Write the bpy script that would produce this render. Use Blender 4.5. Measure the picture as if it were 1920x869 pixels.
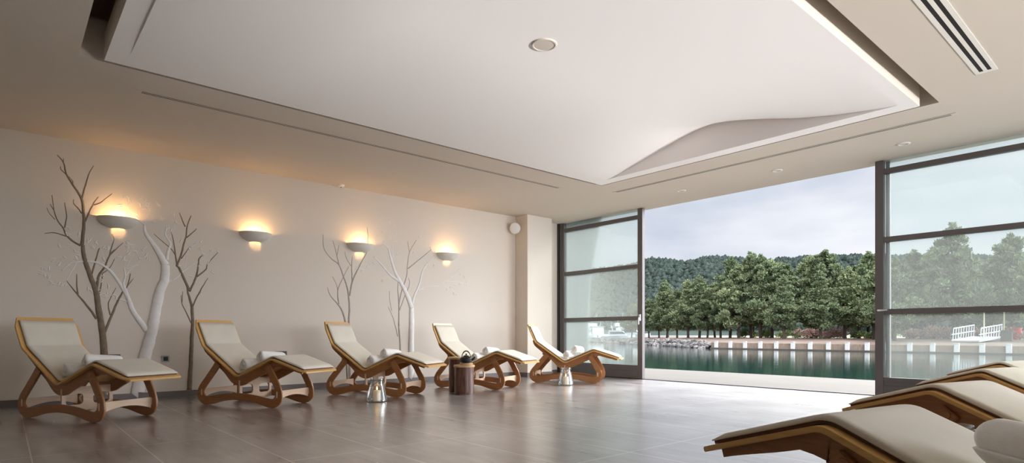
import bpy, bmesh, math, random
from mathutils import Vector, Matrix, noise
PI = math.pi
sc = bpy.context.scene
for o in list(bpy.data.objects): bpy.data.objects.remove(o)
COL = sc.collection

# ------------------------------------------------------------ camera
cam_d = bpy.data.cameras.new('camera'); cam = bpy.data.objects.new('camera', cam_d); COL.objects.link(cam)
cam.location = (0, 0, .85); cam.rotation_euler = (PI/2, 0, math.radians(49.15))
cam_d.sensor_width = 36; cam_d.lens = 36*1105/1920; cam_d.shift_y = (627-434.5)/1920
cam_d.clip_start = .05; cam_d.clip_end = 3000
sc.camera = cam
# ------------------------------------------------------------ exposure and light
sc.view_settings.view_transform = 'Standard'; sc.view_settings.look = 'None'
sc.view_settings.gamma = 1; sc.view_settings.use_curve_mapping = False
sc.view_settings.exposure = EXPOSURE = 0.3
SKY = 0.77            # brightness of the overcast sky
ZENITH = 5.0          # how much brighter the clouds are overhead
EAST = 9.0            # extra glow of the clouds in front of the sun
SUN = 9.0             # veiled sun behind thin cloud
SCONCE_W = 3.2
EAST_FILL = 15500  # power of the added fill lamp beyond the east opening
WINDOW_FILL = 500  # power of the added fill lamp outside the window wall
cy = sc.cycles
cy.use_denoising = True; cy.max_bounces = 10; cy.diffuse_bounces = 8; cy.glossy_bounces = 4
cy.transmission_bounces = 6; cy.transparent_max_bounces = 12; cy.sample_clamp_indirect = 12
cy.caustics_reflective = True; cy.caustics_refractive = False

wd = bpy.data.worlds.new('sky'); sc.world = wd; wd.use_nodes = True
nt = wd.node_tree; nt.nodes.clear()
def nd(t, **k):
    n = nt.nodes.new(t)
    for a, b in k.items():
        if a == 'ins':
            for i, v in b.items(): n.inputs[i].default_value = v
        else: setattr(n, a, b)
    return n
tc = nd('ShaderNodeTexCoord'); mp = nd('ShaderNodeMapping'); mp.inputs['Scale'].default_value = (1.6, 1.6, 4.5)
nz = nd('ShaderNodeTexNoise', ins={'Scale': 1.5, 'Detail': 5, 'Roughness': .5})
cr = nd('ShaderNodeValToRGB'); e = cr.color_ramp.elements
e[0].position = .38; e[0].color = (.66, .72, .84, 1); e[1].position = .60; e[1].color = (1.0, 1.02, 1.08, 1)
nt.links.new(tc.outputs['Generated'], mp.inputs[0]); nt.links.new(mp.outputs[0], nz.inputs['Vector']); nt.links.new(nz.outputs['Fac'], cr.inputs[0])
# brighter overhead, as an overcast sky is, and brighter towards the veiled sun in the east
def sep(out):
    x = nd('ShaderNodeSeparateXYZ'); nt.links.new(out, x.inputs[0]); return x
sx = sep(tc.outputs['Generated'])
mr = nd('ShaderNodeMapRange', interpolation_type='SMOOTHSTEP', ins={'From Min': .28, 'From Max': .62, 'To Min': 1.0, 'To Max': ZENITH}); nt.links.new(sx.outputs['Z'], mr.inputs['Value'])
dt = nd('ShaderNodeVectorMath', operation='DOT_PRODUCT'); nt.links.new(tc.outputs['Generated'], dt.inputs[0])
dt.inputs[1].default_value = (math.sin(math.radians(80))*.94, math.cos(math.radians(80))*.94, .34)
me_ = nd('ShaderNodeMapRange', interpolation_type='SMOOTHSTEP', ins={'From Min': .2, 'From Max': .85, 'To Min': 0.0, 'To Max': EAST}); nt.links.new(dt.outputs['Value'], me_.inputs['Value'])
sm_ = nd('ShaderNodeMath', operation='ADD'); nt.links.new(mr.outputs[0], sm_.inputs[0]); nt.links.new(me_.outputs[0], sm_.inputs[1])
ml = nd('ShaderNodeMath', operation='MULTIPLY'); ml.inputs[1].default_value = SKY; nt.links.new(sm_.outputs[0], ml.inputs[0])
bg = nd('ShaderNodeBackground'); wo = nd('ShaderNodeOutputWorld')
nt.links.new(cr.outputs[0], bg.inputs['Color']); nt.links.new(ml.outputs[0], bg.inputs['Strength']); nt.links.new(bg.outputs[0], wo.inputs[0])

sl = bpy.data.lights.new('veiled_sun', 'SUN'); so = bpy.data.objects.new('veiled_sun', sl); COL.objects.link(so)
sl.energy = SUN; sl.angle = math.radians(50); sl.color = (1, .97, .93)
az, el = math.radians(6), math.radians(42)       # azimuth east of +Y
sd = Vector((math.sin(az)*math.cos(el), math.cos(az)*math.cos(el), math.sin(el)))
so.rotation_euler = sd.to_track_quat('Z', 'Y').to_euler()
so.location = (8, 20, 14)

def portal(name, loc, rot, sx_, sy_):      # guides the sky light through an opening, gives no light itself
    l = bpy.data.lights.new(name, 'AREA'); l.shape = 'RECTANGLE'; l.size = sx_; l.size_y = sy_; l.cycles.is_portal = True
    o = bpy.data.objects.new(name, l); COL.objects.link(o); o.location = loc; o.rotation_euler = rot
def fill_lamp(name, loc, aim, sx_, sy_, w, col):   # added fill lamps out of view, aimed up at the ceiling
    l = bpy.data.lights.new(name, 'AREA'); l.shape = 'RECTANGLE'; l.size = sx_; l.size_y = sy_; l.energy = w; l.color = col
    o = bpy.data.objects.new(name, l); COL.objects.link(o); o.location = loc
    o.rotation_euler = (Vector(loc)-Vector(aim)).to_track_quat('Z', 'Y').to_euler()
fill_lamp('harbour_fill', (5.8, 15.0, -.45), (-4.5, 4.5, 3.2), 7, 3, WINDOW_FILL, (1, .975, .95))
fill_lamp('east_fill', (30, 11.5, -7.0), (-3.5, 4.0, 3.2), 7, 2, EAST_FILL, (1, .975, .97))
portal('window_portal', (-2.1, 9.4, 1.6), (-PI/2, 0, 0), 13.4, 3.3)
portal('east_opening_portal', (4.75, 5.6, 1.55), (0, PI/2, 0), 3.1, 6.4)

# ------------------------------------------------------------ materials
def mat(name, col, rough=.6, metal=0, spec=.5, var=0, vscale=5, bump=0, bscale=60, emit=None, es=0, stretch=(1,1,1), col2=None, detail=4, trans=0, ior=1.45, sheen=0, coat=0, island=0):
    m = bpy.data.materials.new(name); m.use_nodes = True; t = m.node_tree; b = t.nodes['Principled BSDF']
    b.inputs['Base Color'].default_value = (*col, 1); b.inputs['Roughness'].default_value = rough
    b.inputs['Metallic'].default_value = metal; b.inputs['Specular IOR Level'].default_value = spec
    b.inputs['IOR'].default_value = ior; b.inputs['Transmission Weight'].default_value = trans
    b.inputs['Sheen Weight'].default_value = sheen; b.inputs['Coat Weight'].default_value = coat
    if emit: b.inputs['Emission Color'].default_value = (*emit, 1); b.inputs['Emission Strength'].default_value = es
    c = t.nodes.new('ShaderNodeTexCoord'); mpp = t.nodes.new('ShaderNodeMapping'); mpp.inputs['Scale'].default_value = stretch
    t.links.new(c.outputs['Object'], mpp.inputs[0])
    if var or col2:
        n = t.nodes.new('ShaderNodeTexNoise'); n.inputs['Scale'].default_value = vscale; n.inputs['Detail'].default_value = detail
        t.links.new(mpp.outputs[0], n.inputs['Vector'])
        r = t.nodes.new('ShaderNodeValToRGB'); q = r.color_ramp.elements
        q[0].position = .3; q[1].position = .7
        c2 = col2 or tuple(x*(1+var) for x in col); c1 = col if col2 else tuple(x*(1-var) for x in col)
        q[0].color = (*c1, 1); q[1].color = (*c2, 1)
        t.links.new(n.outputs['Fac'], r.inputs[0]); out = r.outputs[0]
        if island:
            g = t.nodes.new('ShaderNodeNewGeometry'); mx = t.nodes.new('ShaderNodeMapRange')
            mx.inputs['To Min'].default_value = 1-island; mx.inputs['To Max'].default_value = 1+island
            t.links.new(g.outputs['Random Per Island'], mx.inputs['Value'])
            vm = t.nodes.new('ShaderNodeVectorMath'); vm.operation = 'SCALE'
            t.links.new(out, vm.inputs[0]); t.links.new(mx.outputs[0], vm.inputs['Scale']); out = vm.outputs[0]
        t.links.new(out, b.inputs['Base Color'])
    if bump:
        n2 = t.nodes.new('ShaderNodeTexNoise'); n2.inputs['Scale'].default_value = bscale; n2.inputs['Detail'].default_value = 3
        t.links.new(mpp.outputs[0], n2.inputs['Vector'])
        bp = t.nodes.new('ShaderNodeBump'); bp.inputs['Strength'].default_value = bump; bp.inputs['Distance'].default_value = .01
        t.links.new(n2.outputs['Fac'], bp.inputs['Height']); t.links.new(bp.outputs[0], b.inputs['Normal'])
    return m
M = {}
M['wall'] = mat('wall_paint', (.77, .695, .605), .85, spec=.2, var=.012, vscale=1.2, bump=.05, bscale=150)
M['ceil'] = mat('ceiling_paint', (.63, .56, .48), .9, spec=.15, var=.01, vscale=1)
M['panel'] = mat('panel_plaster', (.90, .865, .84), .9, spec=.15)
M['base'] = mat('baseboard_tile', (.17, .145, .14), .4, var=.12, vscale=3, stretch=(1, 1, 4))
M['frame'] = mat('bronze_frame', (.135, .121, .117), .42, metal=.35, bump=.02, bscale=300)
M['frame_dark'] = mat('black_gasket', (.02, .018, .017), .6)
M['steel'] = mat('brushed_steel', (.72, .72, .72), .28, metal=1, bump=.02)
M['vent'] = mat('taupe_vent_enamel', (.62, .555, .475), .5, var=.02)
M['plaster'] = mat('sconce_plaster', (.72, .68, .62), .8, var=.03, vscale=12, bump=.08, bscale=80)
M['white'] = mat('white_plastic', (.80, .78, .74), .5, var=.01)
M['cream'] = mat('cream_enamel', (.78, .74, .67), .5, var=.02)
M['black'] = mat('black_plastic', (.02, .02, .02), .4, bump=.02)
M['slot'] = mat('slot_shadow', (.012, .010, .008), .9, bump=.02)
M['relief_dark'] = mat('taupe_relief_paint', (.235, .175, .12), .8, var=.18, vscale=14, bump=.3, bscale=60)
M['relief_grey'] = mat('grey_relief_paint', (.40, .35, .31), .8, var=.12, vscale=14, bump=.3, bscale=60)
M['relief_white'] = mat('white_relief_paint', (.84, .815, .79), .8, var=.05, vscale=14, bump=.35, bscale=50)
M['relief_leaf'] = mat('pale_leaf_paint', (.82, .78, .72), .8, var=.05, vscale=30)
M['ply'] = mat('honey_plywood', (.30, .125, .045), .38, col2=(.40, .185, .072), vscale=9, stretch=(1, 12, 12), bump=.05, bscale=40, coat=.15)
M['ply_top'] = mat('golden_plywood_face', (.60, .345, .11), .35, col2=(.70, .43, .16), vscale=8, stretch=(1, 10, 10), bump=.04, bscale=40, coat=.2)
M['ply_pale'] = mat('pale_plywood', (.60, .42, .28), .4, col2=(.68, .50, .36), vscale=8, stretch=(8, 1, 8), bump=.04)
M['cushion'] = mat('cream_canvas', (.66, .615, .525), .9, spec=.1, var=.03, vscale=6, bump=.18, bscale=260, sheen=.15)
M['cushion_under'] = mat('brown_layer', (.15, .085, .065), .9, var=.1, vscale=20, bump=.2, bscale=200)
M['towel'] = mat('white_terry', (.88, .87, .85), .95, spec=.1, var=.03, vscale=30, bump=.28, bscale=260, sheen=.4)
M['log'] = mat('dark_red_wood', (.07, .028, .018), .35, col2=(.17, .075, .05), vscale=6, stretch=(5, 5, 1), bump=.25, bscale=30, coat=.3)
M['log_top'] = mat('pale_wood_rim', (.52, .34, .17), .45, col2=(.62, .43, .24), vscale=10, bump=.05)
M['iron'] = mat('cast_iron', (.018, .017, .017), .32, bump=.25, bscale=220)
M['wax'] = mat('cream_wax', (.85, .78, .62), .5, var=.02, emit=(1, .55, .2), es=.12)  # faint emission paints the flame's glow into the wax
M['flame'] = mat('flame', (1, .6, .2), .5, emit=(1, .55, .18), es=14, bump=.01)
M['wire'] = mat('rusty_wire', (.16, .08, .05), .5, metal=.6, bump=.1)
M['concrete'] = mat('pale_quay_concrete', (.056, .050, .041), .85, var=.08, vscale=1.5, bump=.2, bscale=25)
M['stone'] = mat('quay_stone', (.15, .105, .075), .9, col2=(.22, .17, .13), vscale=12, stretch=(1, 1, .25), bump=.5, bscale=10)
M['post'] = mat('white_painted_post', (.46, .45, .43), .7, var=.04, vscale=6)
M['rock'] = mat('shore_rock', (.035, .032, .03), .9, col2=(.13, .118, .11), vscale=1.2, bump=.5, bscale=6, island=.5)
M['earth'] = mat('brown_pine_earth', (.06, .036, .026), .95, col2=(.10, .068, .046), vscale=.5, bump=.3, bscale=3)
M['needles'] = mat('pine_needles', (.08, .105, .055), .8, spec=.1, col2=(.18, .215, .115), vscale=.55, island=.45)
M['needles_light'] = mat('pale_pine_needles', (.12, .145, .075), .8, spec=.1, col2=(.23, .265, .14), vscale=.5, island=.4)
M['bark'] = mat('pine_bark', (.055, .04, .03), .9, var=.3, vscale=6, bump=.4, bscale=10)
M['hill'] = mat('far_forest', (.014, .021, .017), .95, spec=.05, col2=(.026, .034, .028), vscale=.035, island=.3, detail=6)  # bluish tone puts the distance haze into the colour
M['pinkfl'] = mat('pink_blossom', (.30, .17, .14), .8, col2=(.46, .34, .27), vscale=2.5, island=.5)
M['bush'] = mat('shrub_leaf', (.10, .13, .04), .8, col2=(.2, .24, .08), vscale=2, island=.4)
M['alu'] = mat('white_aluminium', (.42, .43, .45), .4, metal=.2, bump=.02)
M['red'] = mat('red_plastic', (.55, .03, .03), .5, var=.05)
M['blue'] = mat('blue_plastic', (.10, .22, .55), .5, var=.05)
M['yellowpole'] = mat('pale_yellow_paint', (.70, .64, .42), .5, var=.05)
M['boat'] = mat('white_gelcoat', (.34, .35, .36), .3, var=.02)
M['boat_glass'] = mat('boat_window', (.03, .035, .045), .2, var=.05)
M['drygrass'] = mat('dry_grass', (.15, .125, .065), .9, col2=(.12, .13, .06), vscale=.6, bump=.2, bscale=4)

def node_mat(name):
    m = bpy.data.materials.new(name); m.use_nodes = True; t = m.node_tree; t.nodes.clear()
    def N(ty, ins=None, **k):
        n = t.nodes.new(ty)
        for a, b in k.items(): setattr(n, a, b)
        for i, v in (ins or {}).items(): n.inputs[i].default_value = v
        return n
    return m, t, N, t.links.new
# floor: large streaked porcelain tiles, thin pale joints
m, t, N, L = node_mat('grey_porcelain_tiles'); M['floor'] = m
c = N('ShaderNodeTexCoord'); mp = N('ShaderNodeMapping', {'Location': (5.25, -.15, 0)}); L(c.outputs['Object'], mp.inputs[0])
br = N('ShaderNodeTexBrick', {'Color1': (0, 0, 0, 1), 'Color2': (1, 1, 1, 1), 'Mortar': (.5, .5, .5, 1), 'Scale': 1, 'Mortar Size': .0042, 'Mortar Smooth': .2, 'Brick Width': 1.3, 'Row Height': .652}, offset=0.0)
L(mp.outputs[0], br.inputs['Vector'])
mp2 = N('ShaderNodeMapping', {'Scale': (1.3, 9, 1), 'Rotation': (0, 0, .9)}); L(c.outputs['Object'], mp2.inputs[0])
n1 = N('ShaderNodeTexNoise', {'Scale': 1.4, 'Detail': 7, 'Roughness': .6}); L(mp2.outputs[0], n1.inputs['Vector'])
n2 = N('ShaderNodeTexNoise', {'Scale': 1.1, 'Detail': 3}); L(c.outputs['Object'], n2.inputs['Vector'])
ad = N('ShaderNodeMath', operation='ADD'); L(n1.outputs['Fac'], ad.inputs[0]); L(n2.outputs['Fac'], ad.inputs[1])
r = N('ShaderNodeValToRGB'); q = r.color_ramp.elements; q[0].position = .8/2; q[1].position = 1.2/2
hf = N('ShaderNodeMath', {1: .5}, operation='MULTIPLY'); L(ad.outputs[0], hf.inputs[0]); L(hf.outputs[0], r.inputs[0])
q[0].color = (.09, .073, .073, 1); q[1].color = (.28, .25, .248, 1)
mx = N('ShaderNodeMix', data_type='RGBA'); L(br.outputs['Fac'], mx.inputs['Factor']); L(r.outputs[0], mx.inputs['A']); mx.inputs['B'].default_value = (.50, .46, .43, 1)
rr = N('ShaderNodeMapRange', {'From Min': .3, 'From Max': .7, 'To Min': .26, 'To Max': .36}); L(n1.outputs['Fac'], rr.inputs['Value'])
b = N('ShaderNodeBsdfPrincipled', {'Specular IOR Level': 1.0, 'IOR': 1.75, 'Coat Weight': 1.0, 'Coat Roughness': .26, 'Coat IOR': 1.75}); L(mx.outputs['Result'], b.inputs['Base Color']); L(rr.outputs[0], b.inputs['Roughness'])
bp = N('ShaderNodeBump', {'Strength': .12, 'Distance': .003}); L(n1.outputs['Fac'], bp.inputs['Height']); L(bp.outputs[0], b.inputs['Normal'])
o = N('ShaderNodeOutputMaterial'); L(b.outputs[0], o.inputs[0])
# water
m, t, N, L = node_mat('harbour_water'); M['water'] = m
c = N('ShaderNodeTexCoord'); mp = N('ShaderNodeMapping', {'Rotation': (0, 0, .8), 'Scale': (1.2, 3.4, 1)}); L(c.outputs['Object'], mp.inputs[0])
n1 = N('ShaderNodeTexNoise', {'Scale': 1.1, 'Detail': 4, 'Roughness': .6}); L(mp.outputs[0], n1.inputs['Vector'])
bp = N('ShaderNodeBump', {'Strength': .28, 'Distance': .016}); L(n1.outputs['Fac'], bp.inputs['Height'])
b = N('ShaderNodeBsdfPrincipled', {'Base Color': (.004, .020, .017, 1), 'Roughness': .02, 'IOR': 1.33, 'Specular IOR Level': .45}); L(bp.outputs[0], b.inputs['Normal'])
o = N('ShaderNodeOutputMaterial'); L(b.outputs[0], o.inputs[0])
# window glass: clear sheet with a pale veil mixed in, standing in for reflections
def glass(name, tint, veil, ior=1.5, veil_col=(.8, .8, .78)):
    m, t, N, L = node_mat(name)
    tr = N('ShaderNodeBsdfTransparent', {'Color': (*tint, 1)}); gl = N('ShaderNodeBsdfGlossy', {'Roughness': .03, 'Color': (.9, .95, .95, 1)})
    fr = N('ShaderNodeFresnel', {'IOR': ior}); mx = N('ShaderNodeMixShader'); L(fr.outputs[0], mx.inputs[0]); L(tr.outputs[0], mx.inputs[1]); L(gl.outputs[0], mx.inputs[2])
    df = N('ShaderNodeBsdfDiffuse', {'Color': (*veil_col, 1)}); tl = N('ShaderNodeBsdfTranslucent', {'Color': (*veil_col, 1)}); m2 = N('ShaderNodeMixShader', {0: .6}); L(df.outputs[0], m2.inputs[1]); L(tl.outputs[0], m2.inputs[2])
    nn = N('ShaderNodeTexNoise', {'Scale': 1.5, 'Detail': 3}); mrr = N('ShaderNodeMapRange', {'To Min': veil*.92, 'To Max': veil*1.08}); L(nn.outputs['Fac'], mrr.inputs['Value'])
    m3 = N('ShaderNodeMixShader'); L(mrr.outputs[0], m3.inputs[0]); L(mx.outputs[0], m3.inputs[1]); L(m2.outputs[0], m3.inputs[2])
    o = N('ShaderNodeOutputMaterial'); L(m3.outputs[0], o.inputs[0])
    return m
M['glass'] = glass('window_glass', (.86, .91, .90), .07)
M['cutglass'] = glass('cut_crystal', (.93, .94, .95), .06, 1.35)

# ------------------------------------------------------------ builders
class MB:
    def __init__(s): s.v = []; s.f = []
    def add(s, vs, fs):
        k = len(s.v); s.v += [tuple(v) for v in vs]; s.f += [tuple(i+k for i in f) for f in fs]; return s
    def box(s, x0, x1, y0, y1, z0, z1):
        return s.add([(x0,y0,z0),(x1,y0,z0),(x1,y1,z0),(x0,y1,z0),(x0,y0,z1),(x1,y0,z1),(x1,y1,z1),(x0,y1,z1)],
                     [(0,3,2,1),(4,5,6,7),(0,1,5,4),(1,2,6,5),(2,3,7,6),(3,0,4,7)])
    def prism(s, pts, y0, y1):          # closed outline in (x, z), extruded along y
        n = len(pts); vs = [(x, y0, z) for x, z in pts] + [(x, y1, z) for x, z in pts]
        return s.add(vs, [tuple(range(n)), tuple(range(2*n-1, n-1, -1))] + [(i, i+n, (i+1) % n+n, (i+1) % n) for i in range(n)])
    def strip(s, A, B, y0, y1):         # ribbon solid between two open outlines A and B in (x, z)
        n = len(A); vs = []
        for (ax, az_), (bx, bz) in zip(A, B): vs += [(ax, y0, az_), (bx, y0, bz), (bx, y1, bz), (ax, y1, az_)]
        fs = [(0,1,2,3), tuple(4*(n-1)+i for i in (3,2,1,0))]
        for i in range(n-1):
            a = 4*i
            for j in range(4): fs.append((a+j, a+4+j, a+4+(j+1) % 4, a+(j+1) % 4))
        return s.add(vs, fs)
    def tube(s, pts, rs, n=8, flat=None, cap=True):
        pts = [Vector(p) for p in pts]; 
        if not hasattr(rs, '__len__'): rs = [rs]*len(pts)
        vs = []; ref = None
        for i, p in enumerate(pts):
            d = (pts[min(i+1, len(pts)-1)]-pts[max(i-1, 0)])
            d = d.normalized() if d.length > 1e-9 else Vector((0, 0, 1))
            if flat is not None: u = flat
            else:
                u = ref if ref is not None else (Vector((0,0,1)) if abs(d.z) < .9 else Vector((1,0,0)))
                u = (u-d*u.dot(d)).normalized(); ref = u
            w = d.cross(u).normalized(); fl = .45 if flat is not None else 1
            for k in range(n):
                a = 2*PI*k/n; vs.append(p+u*(rs[i]*math.cos(a)*fl)+w*(rs[i]*math.sin(a)))
        fs = []
        for i in range(len(pts)-1):
            for k in range(n): fs.append((i*n+k, i*n+(k+1) % n, (i+1)*n+(k+1) % n, (i+1)*n+k))
        if cap: fs += [tuple(range(n-1, -1, -1)), tuple((len(pts)-1)*n+k for k in range(n))]
        return s.add(vs, fs)
    def lathe(s, prof, n=32, c=(0,0,0), closed=False):
        vs = []
        for r_, z in prof:
            for k in range(n): a = 2*PI*k/n; vs.append((c[0]+r_*math.cos(a), c[1]+r_*math.sin(a), c[2]+z))
        fs = []; m_ = len(prof)
        for i in range(m_ if closed else m_-1):
            j = (i+1) % m_
            for k in range(n): fs.append((i*n+k, i*n+(k+1) % n, j*n+(k+1) % n, j*n+k))
        if not closed:
            if prof[0][0] > 1e-6: fs.append(tuple(range(n-1, -1, -1)))
            if prof[-1][0] > 1e-6: fs.append(tuple((m_-1)*n+k for k in range(n)))
        return s.add(vs, fs)
    def xf(s, mtx): s.v = [tuple(mtx @ Vector(v)) for v in s.v]; return s
    def join(s, o): return s.add(o.v, o.f)
    def mesh(s, name, m, smooth=False, bevel=0, merge=True, recalc=True):
        me = bpy.data.meshes.new(name); me.from_pydata(s.v, [], s.f)
        bm = bmesh.new(); bm.from_mesh(me)
        if merge: bmesh.ops.remove_doubles(bm, verts=bm.verts, dist=1e-5)
        if recalc: bmesh.ops.recalc_face_normals(bm, faces=bm.faces)
        if bevel:
            es = [e_ for e_ in bm.edges if len(e_.link_faces) == 2 and e_.calc_face_angle(0) > .6]
            bmesh.ops.bevel(bm, geom=es, offset=bevel, segments=2, affect='EDGES', clamp_overlap=True)
        bm.to_mesh(me); bm.free(); me.materials.append(m)
        if smooth:
            me.polygons.foreach_set('use_smooth', [True]*len(me.polygons))
            if smooth != 'all': me.set_sharp_from_angle(angle=math.radians(38))
        return me
    def build(s, name, m, parent=None, **k):
        o_ = bpy.data.objects.new(name, s.mesh(name, m, **k)); COL.objects.link(o_)
        if parent is not None: o_.parent = parent
        return o_
def tag(o_, label=None, cat=None, group=None, kind=None):
    for a, b_ in (('label', label), ('category', cat), ('group', group), ('kind', kind)):
        if b_: o_[a] = b_
    return o_
def empty(name, loc=(0,0,0), rz=0, label=None, cat=None, group=None, kind=None):
    o_ = bpy.data.objects.new(name, None); COL.objects.link(o_); o_.location = loc; o_.rotation_euler = (0, 0, rz); o_.empty_display_size = .1
    return tag(o_, label, cat, group, kind)
def copy_tree(o_, parent=None):
    c_ = o_.copy(); COL.objects.link(c_)
    if parent is not None: c_.parent = parent
    for ch in [x for x in bpy.data.objects if x.parent == o_]: copy_tree(ch, c_)
    return c_
def struct(o_): o_['kind'] = 'structure'; return o_
def catmull(P, k=8):
    out = []
    for i in range(len(P)-1):
        p0, p1, p2, p3 = [Vector(P[max(0, min(len(P)-1, j))]) for j in (i-1, i, i+1, i+2)]
        for s_ in range(k):
            u = s_/k
            out.append(.5*((2*p1)+(-p0+p2)*u+(2*p0-5*p1+4*p2-p3)*u*u+(-p0+3*p1-3*p2+p3)*u**3))
    out.append(Vector(P[-1])); return out

# ------------------------------------------------------------ room shell
WX, WY, H = -8.96, 9.1, 3.22
XR, YB = 4.6, -4.0
struct(MB().box(WX, XR, YB, WY+.06, -.2, 0).build('floor', M['floor']))
struct(MB().box(WX-.3, WX, YB, 9.58, -.2, 4.2).build('wall_left', M['wall']))
struct(MB().box(WX-.3, XR+.3, YB-.3, YB, -.2, 4.2).build('wall_back', M['wall']))
wr = MB().box(XR, XR+.3, YB, 3.7, -.2, 4.2).box(XR, XR+.3, 8.8, 9.5, -.2, 4.2).box(XR, XR+.3, 3.7, 8.8, 3.1, 4.2).box(XR, XR+.3, 3.7, 8.8, -.2, .30)  # unseen opening added for the fill; its sill keeps it off the left wall
struct(wr.build('wall_right', M['wall']))
struct(MB().box(WX, -8.6, 7.84, 8.52, 0, H).build('wall_pillar', M['wall'], bevel=.006))
bb = MB().box(WX, WX+.012, YB, 7.84, 0, .085).box(WX, -8.588, 7.828, 7.84, 0, .085).box(-8.6, -8.588, 7.84, 8.52, 0, .085).box(WX, -8.588, 8.52, 8.532, 0, .085).box(WX, WX+.012, 8.532, 9.02, 0, .085)
struct(bb.build('baseboard_left', M['base']))
# ceiling with the rectangular opening
cx0, cx1, cy0, cy1 = -6.2, -1.7, .49, 7.24
cl = MB()
gx = [WX, cx0, cx1, XR]; gy = [YB, cy0, cy1, 9.3]
for i in range(3):
    for j in range(3):
        if (i, j) != (1, 1): cl.add([(gx[i],gy[j],H),(gx[i+1],gy[j],H),(gx[i+1],gy[j+1],H),(gx[i],gy[j+1],H)], [(0,3,2,1)])
for (a, b_) in (((cx0,cy0),(cx1,cy0)), ((cx1,cy0),(cx1,cy1)), ((cx1,cy1),(cx0,cy1)), ((cx0,cy1),(cx0,cy0))):
    cl.add([(*a,H),(*b_,H),(*b_,H+.3),(*a,H+.3)], [(0,1,2,3)])
cl.box(WX, cx0-.0, YB, 9.3, H+.30, H+.36).box(cx1, XR, YB, 9.3, H+.30, H+.36).box(cx0, cx1, YB, cy0, H+.30, H+.36).box(cx0, cx1, cy1, 9.3, H+.30, H+.36)
cl.add([(WX,9.3,H),(XR,9.3,H),(XR,9.3,H+.5),(WX,9.3,H+.5)], [(0,1,2,3)])
struct(cl.build('ceiling', M['ceil'], recalc=False))
cv = MB().box(cx0-.5, cx1+.5, cy0-.5, cy1+.5, H+.85, H+.9)
cv.box(cx0-.5, cx0-.45, cy0-.5, cy1+.5, H+.36, H+.9).box(cx1+.45, cx1+.5, cy0-.5, cy1+.5, H+.36, H+.9).box(cx0-.5, cx1+.5, cy0-.5, cy0-.45, H+.36, H+.9).box(cx0-.5, cx1+.5, cy1+.45, cy1+.5, H+.36, H+.9)
cv.box(cx0-.45, cx0+.25, 2.2, 2.35, H+.36, H+.6).box(cx1-.3, cx1+.4, 6.1, 6.3, H+.3, H+.55)
struct(cv.build('ceiling_cavity', M['ceil']))
struct(MB().box(WX-.3, XR+.3, YB-.3, 9.3, 4.2, 4.4).build('roof', M['concrete']))
# floating plaster panel with the wave carved into its far edge
px0, px1, py0, py1, pz = -6.07, -1.836, .656, 7.11, 3.185
ix0, ix1, iy0, iy1 = -5.81, -1.967, .807, 6.91
WAVE = [(-5.80,0),(-5.19,.137),(-4.63,.276),(-4.155,.366),(-3.82,.350),(-3.36,.246),(-2.94,.138),(-2.55,.065),(-1.97,0)]
def wave(x):
    if x <= WAVE[0][0] or x >= WAVE[-1][0]: return 0
    for i in range(len(WAVE)-1):
        if WAVE[i][0] <= x <= WAVE[i+1][0]:
            g = lambda k: WAVE[max(0, min(len(WAVE)-1, k))][1]
            u = (x-WAVE[i][0])/(WAVE[i+1][0]-WAVE[i][0]); a, b_, c_, d_ = g(i-1), g(i), g(i+1), g(i+2)
            return max(0, .5*(2*b_+(c_-a)*u+(2*a-5*b_+4*c_-d_)*u*u+(-a+3*b_-3*c_+d_)*u**3))
def zin(x, y):
    w = wave(x); t_ = max(0, (y-(iy1-2.4))/2.4)
    e0 = min(1, max(0, (x-ix0)/.5))*min(1, max(0, (ix1-x)/.5))
    return pz + w*t_**2.4 - .012*e0*math.exp(-((y-iy0)/.6)**2)
pm = MB(); nx, ny = 90, 80
vs = [(ix0+(ix1-ix0)*i/nx, iy0+(iy1-iy0)*j/ny) for j in range(ny+1) for i in range(nx+1)]
pm.add([(x, y, zin(x, y)) for x, y in vs], [(j*(nx+1)+i, (j+1)*(nx+1)+i, (j+1)*(nx+1)+i+1, j*(nx+1)+i+1) for j in range(ny) for i in range(nx)])
inner = pm
rim = MB()
for (a0, a1, b0, b1) in ((px0,px1,py0,iy0),(px0,px1,iy1,py1),(px0,ix0,iy0,iy1),(ix1,px1,iy0,iy1)):
    rim.add([(a0,b0,pz),(a1,b0,pz),(a1,b1,pz),(a0,b1,pz)], [(0,3,2,1)])
xs = [ix0+(ix1-ix0)*i/nx for i in range(nx+1)]
for yy in (iy0, iy1):
    v_ = [(x, yy, pz) for x in xs]+[(x, yy, zin(x, yy)) for x in xs]; rim.add(v_, [(i, i+1, i+nx+2, i+nx+1) for i in range(nx)])
zt = 3.41
edge = MB()
for (a, b_) in (((px0,py0),(px1,py0)), ((px1,py0),(px1,py1)), ((px1,py1),(px0,py1)), ((px0,py1),(px0,py0))):
    edge.add([(*a,pz),(*b_,pz),(*b_,zt),(*a,zt)], [(0,1,2,3)])
ro = struct(rim.build('ceiling_panel', M['panel'], recalc=False, merge=False))
edge.build('panel_edge', M['ceil'], ro, recalc=False)
inner.build('sculpted_underside', M['panel'], ro, smooth='all', recalc=False)
hg = MB()
for hx in (-5.5, -2.4):
    for hy_ in (1.4, 6.0): hg.box(hx-.02, hx+.02, hy_-.02, hy_+.02, 3.41, H+.87)
hg.build('hanger_rods', M['steel'], ro)
struct(MB().box(WX-.3, WX+.0, 9.1, 9.58, 0, 4.0).box(WX, WX+.05, 9.22, 9.55, 0, 4.0).build('wall_outside', M['wall']))

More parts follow.
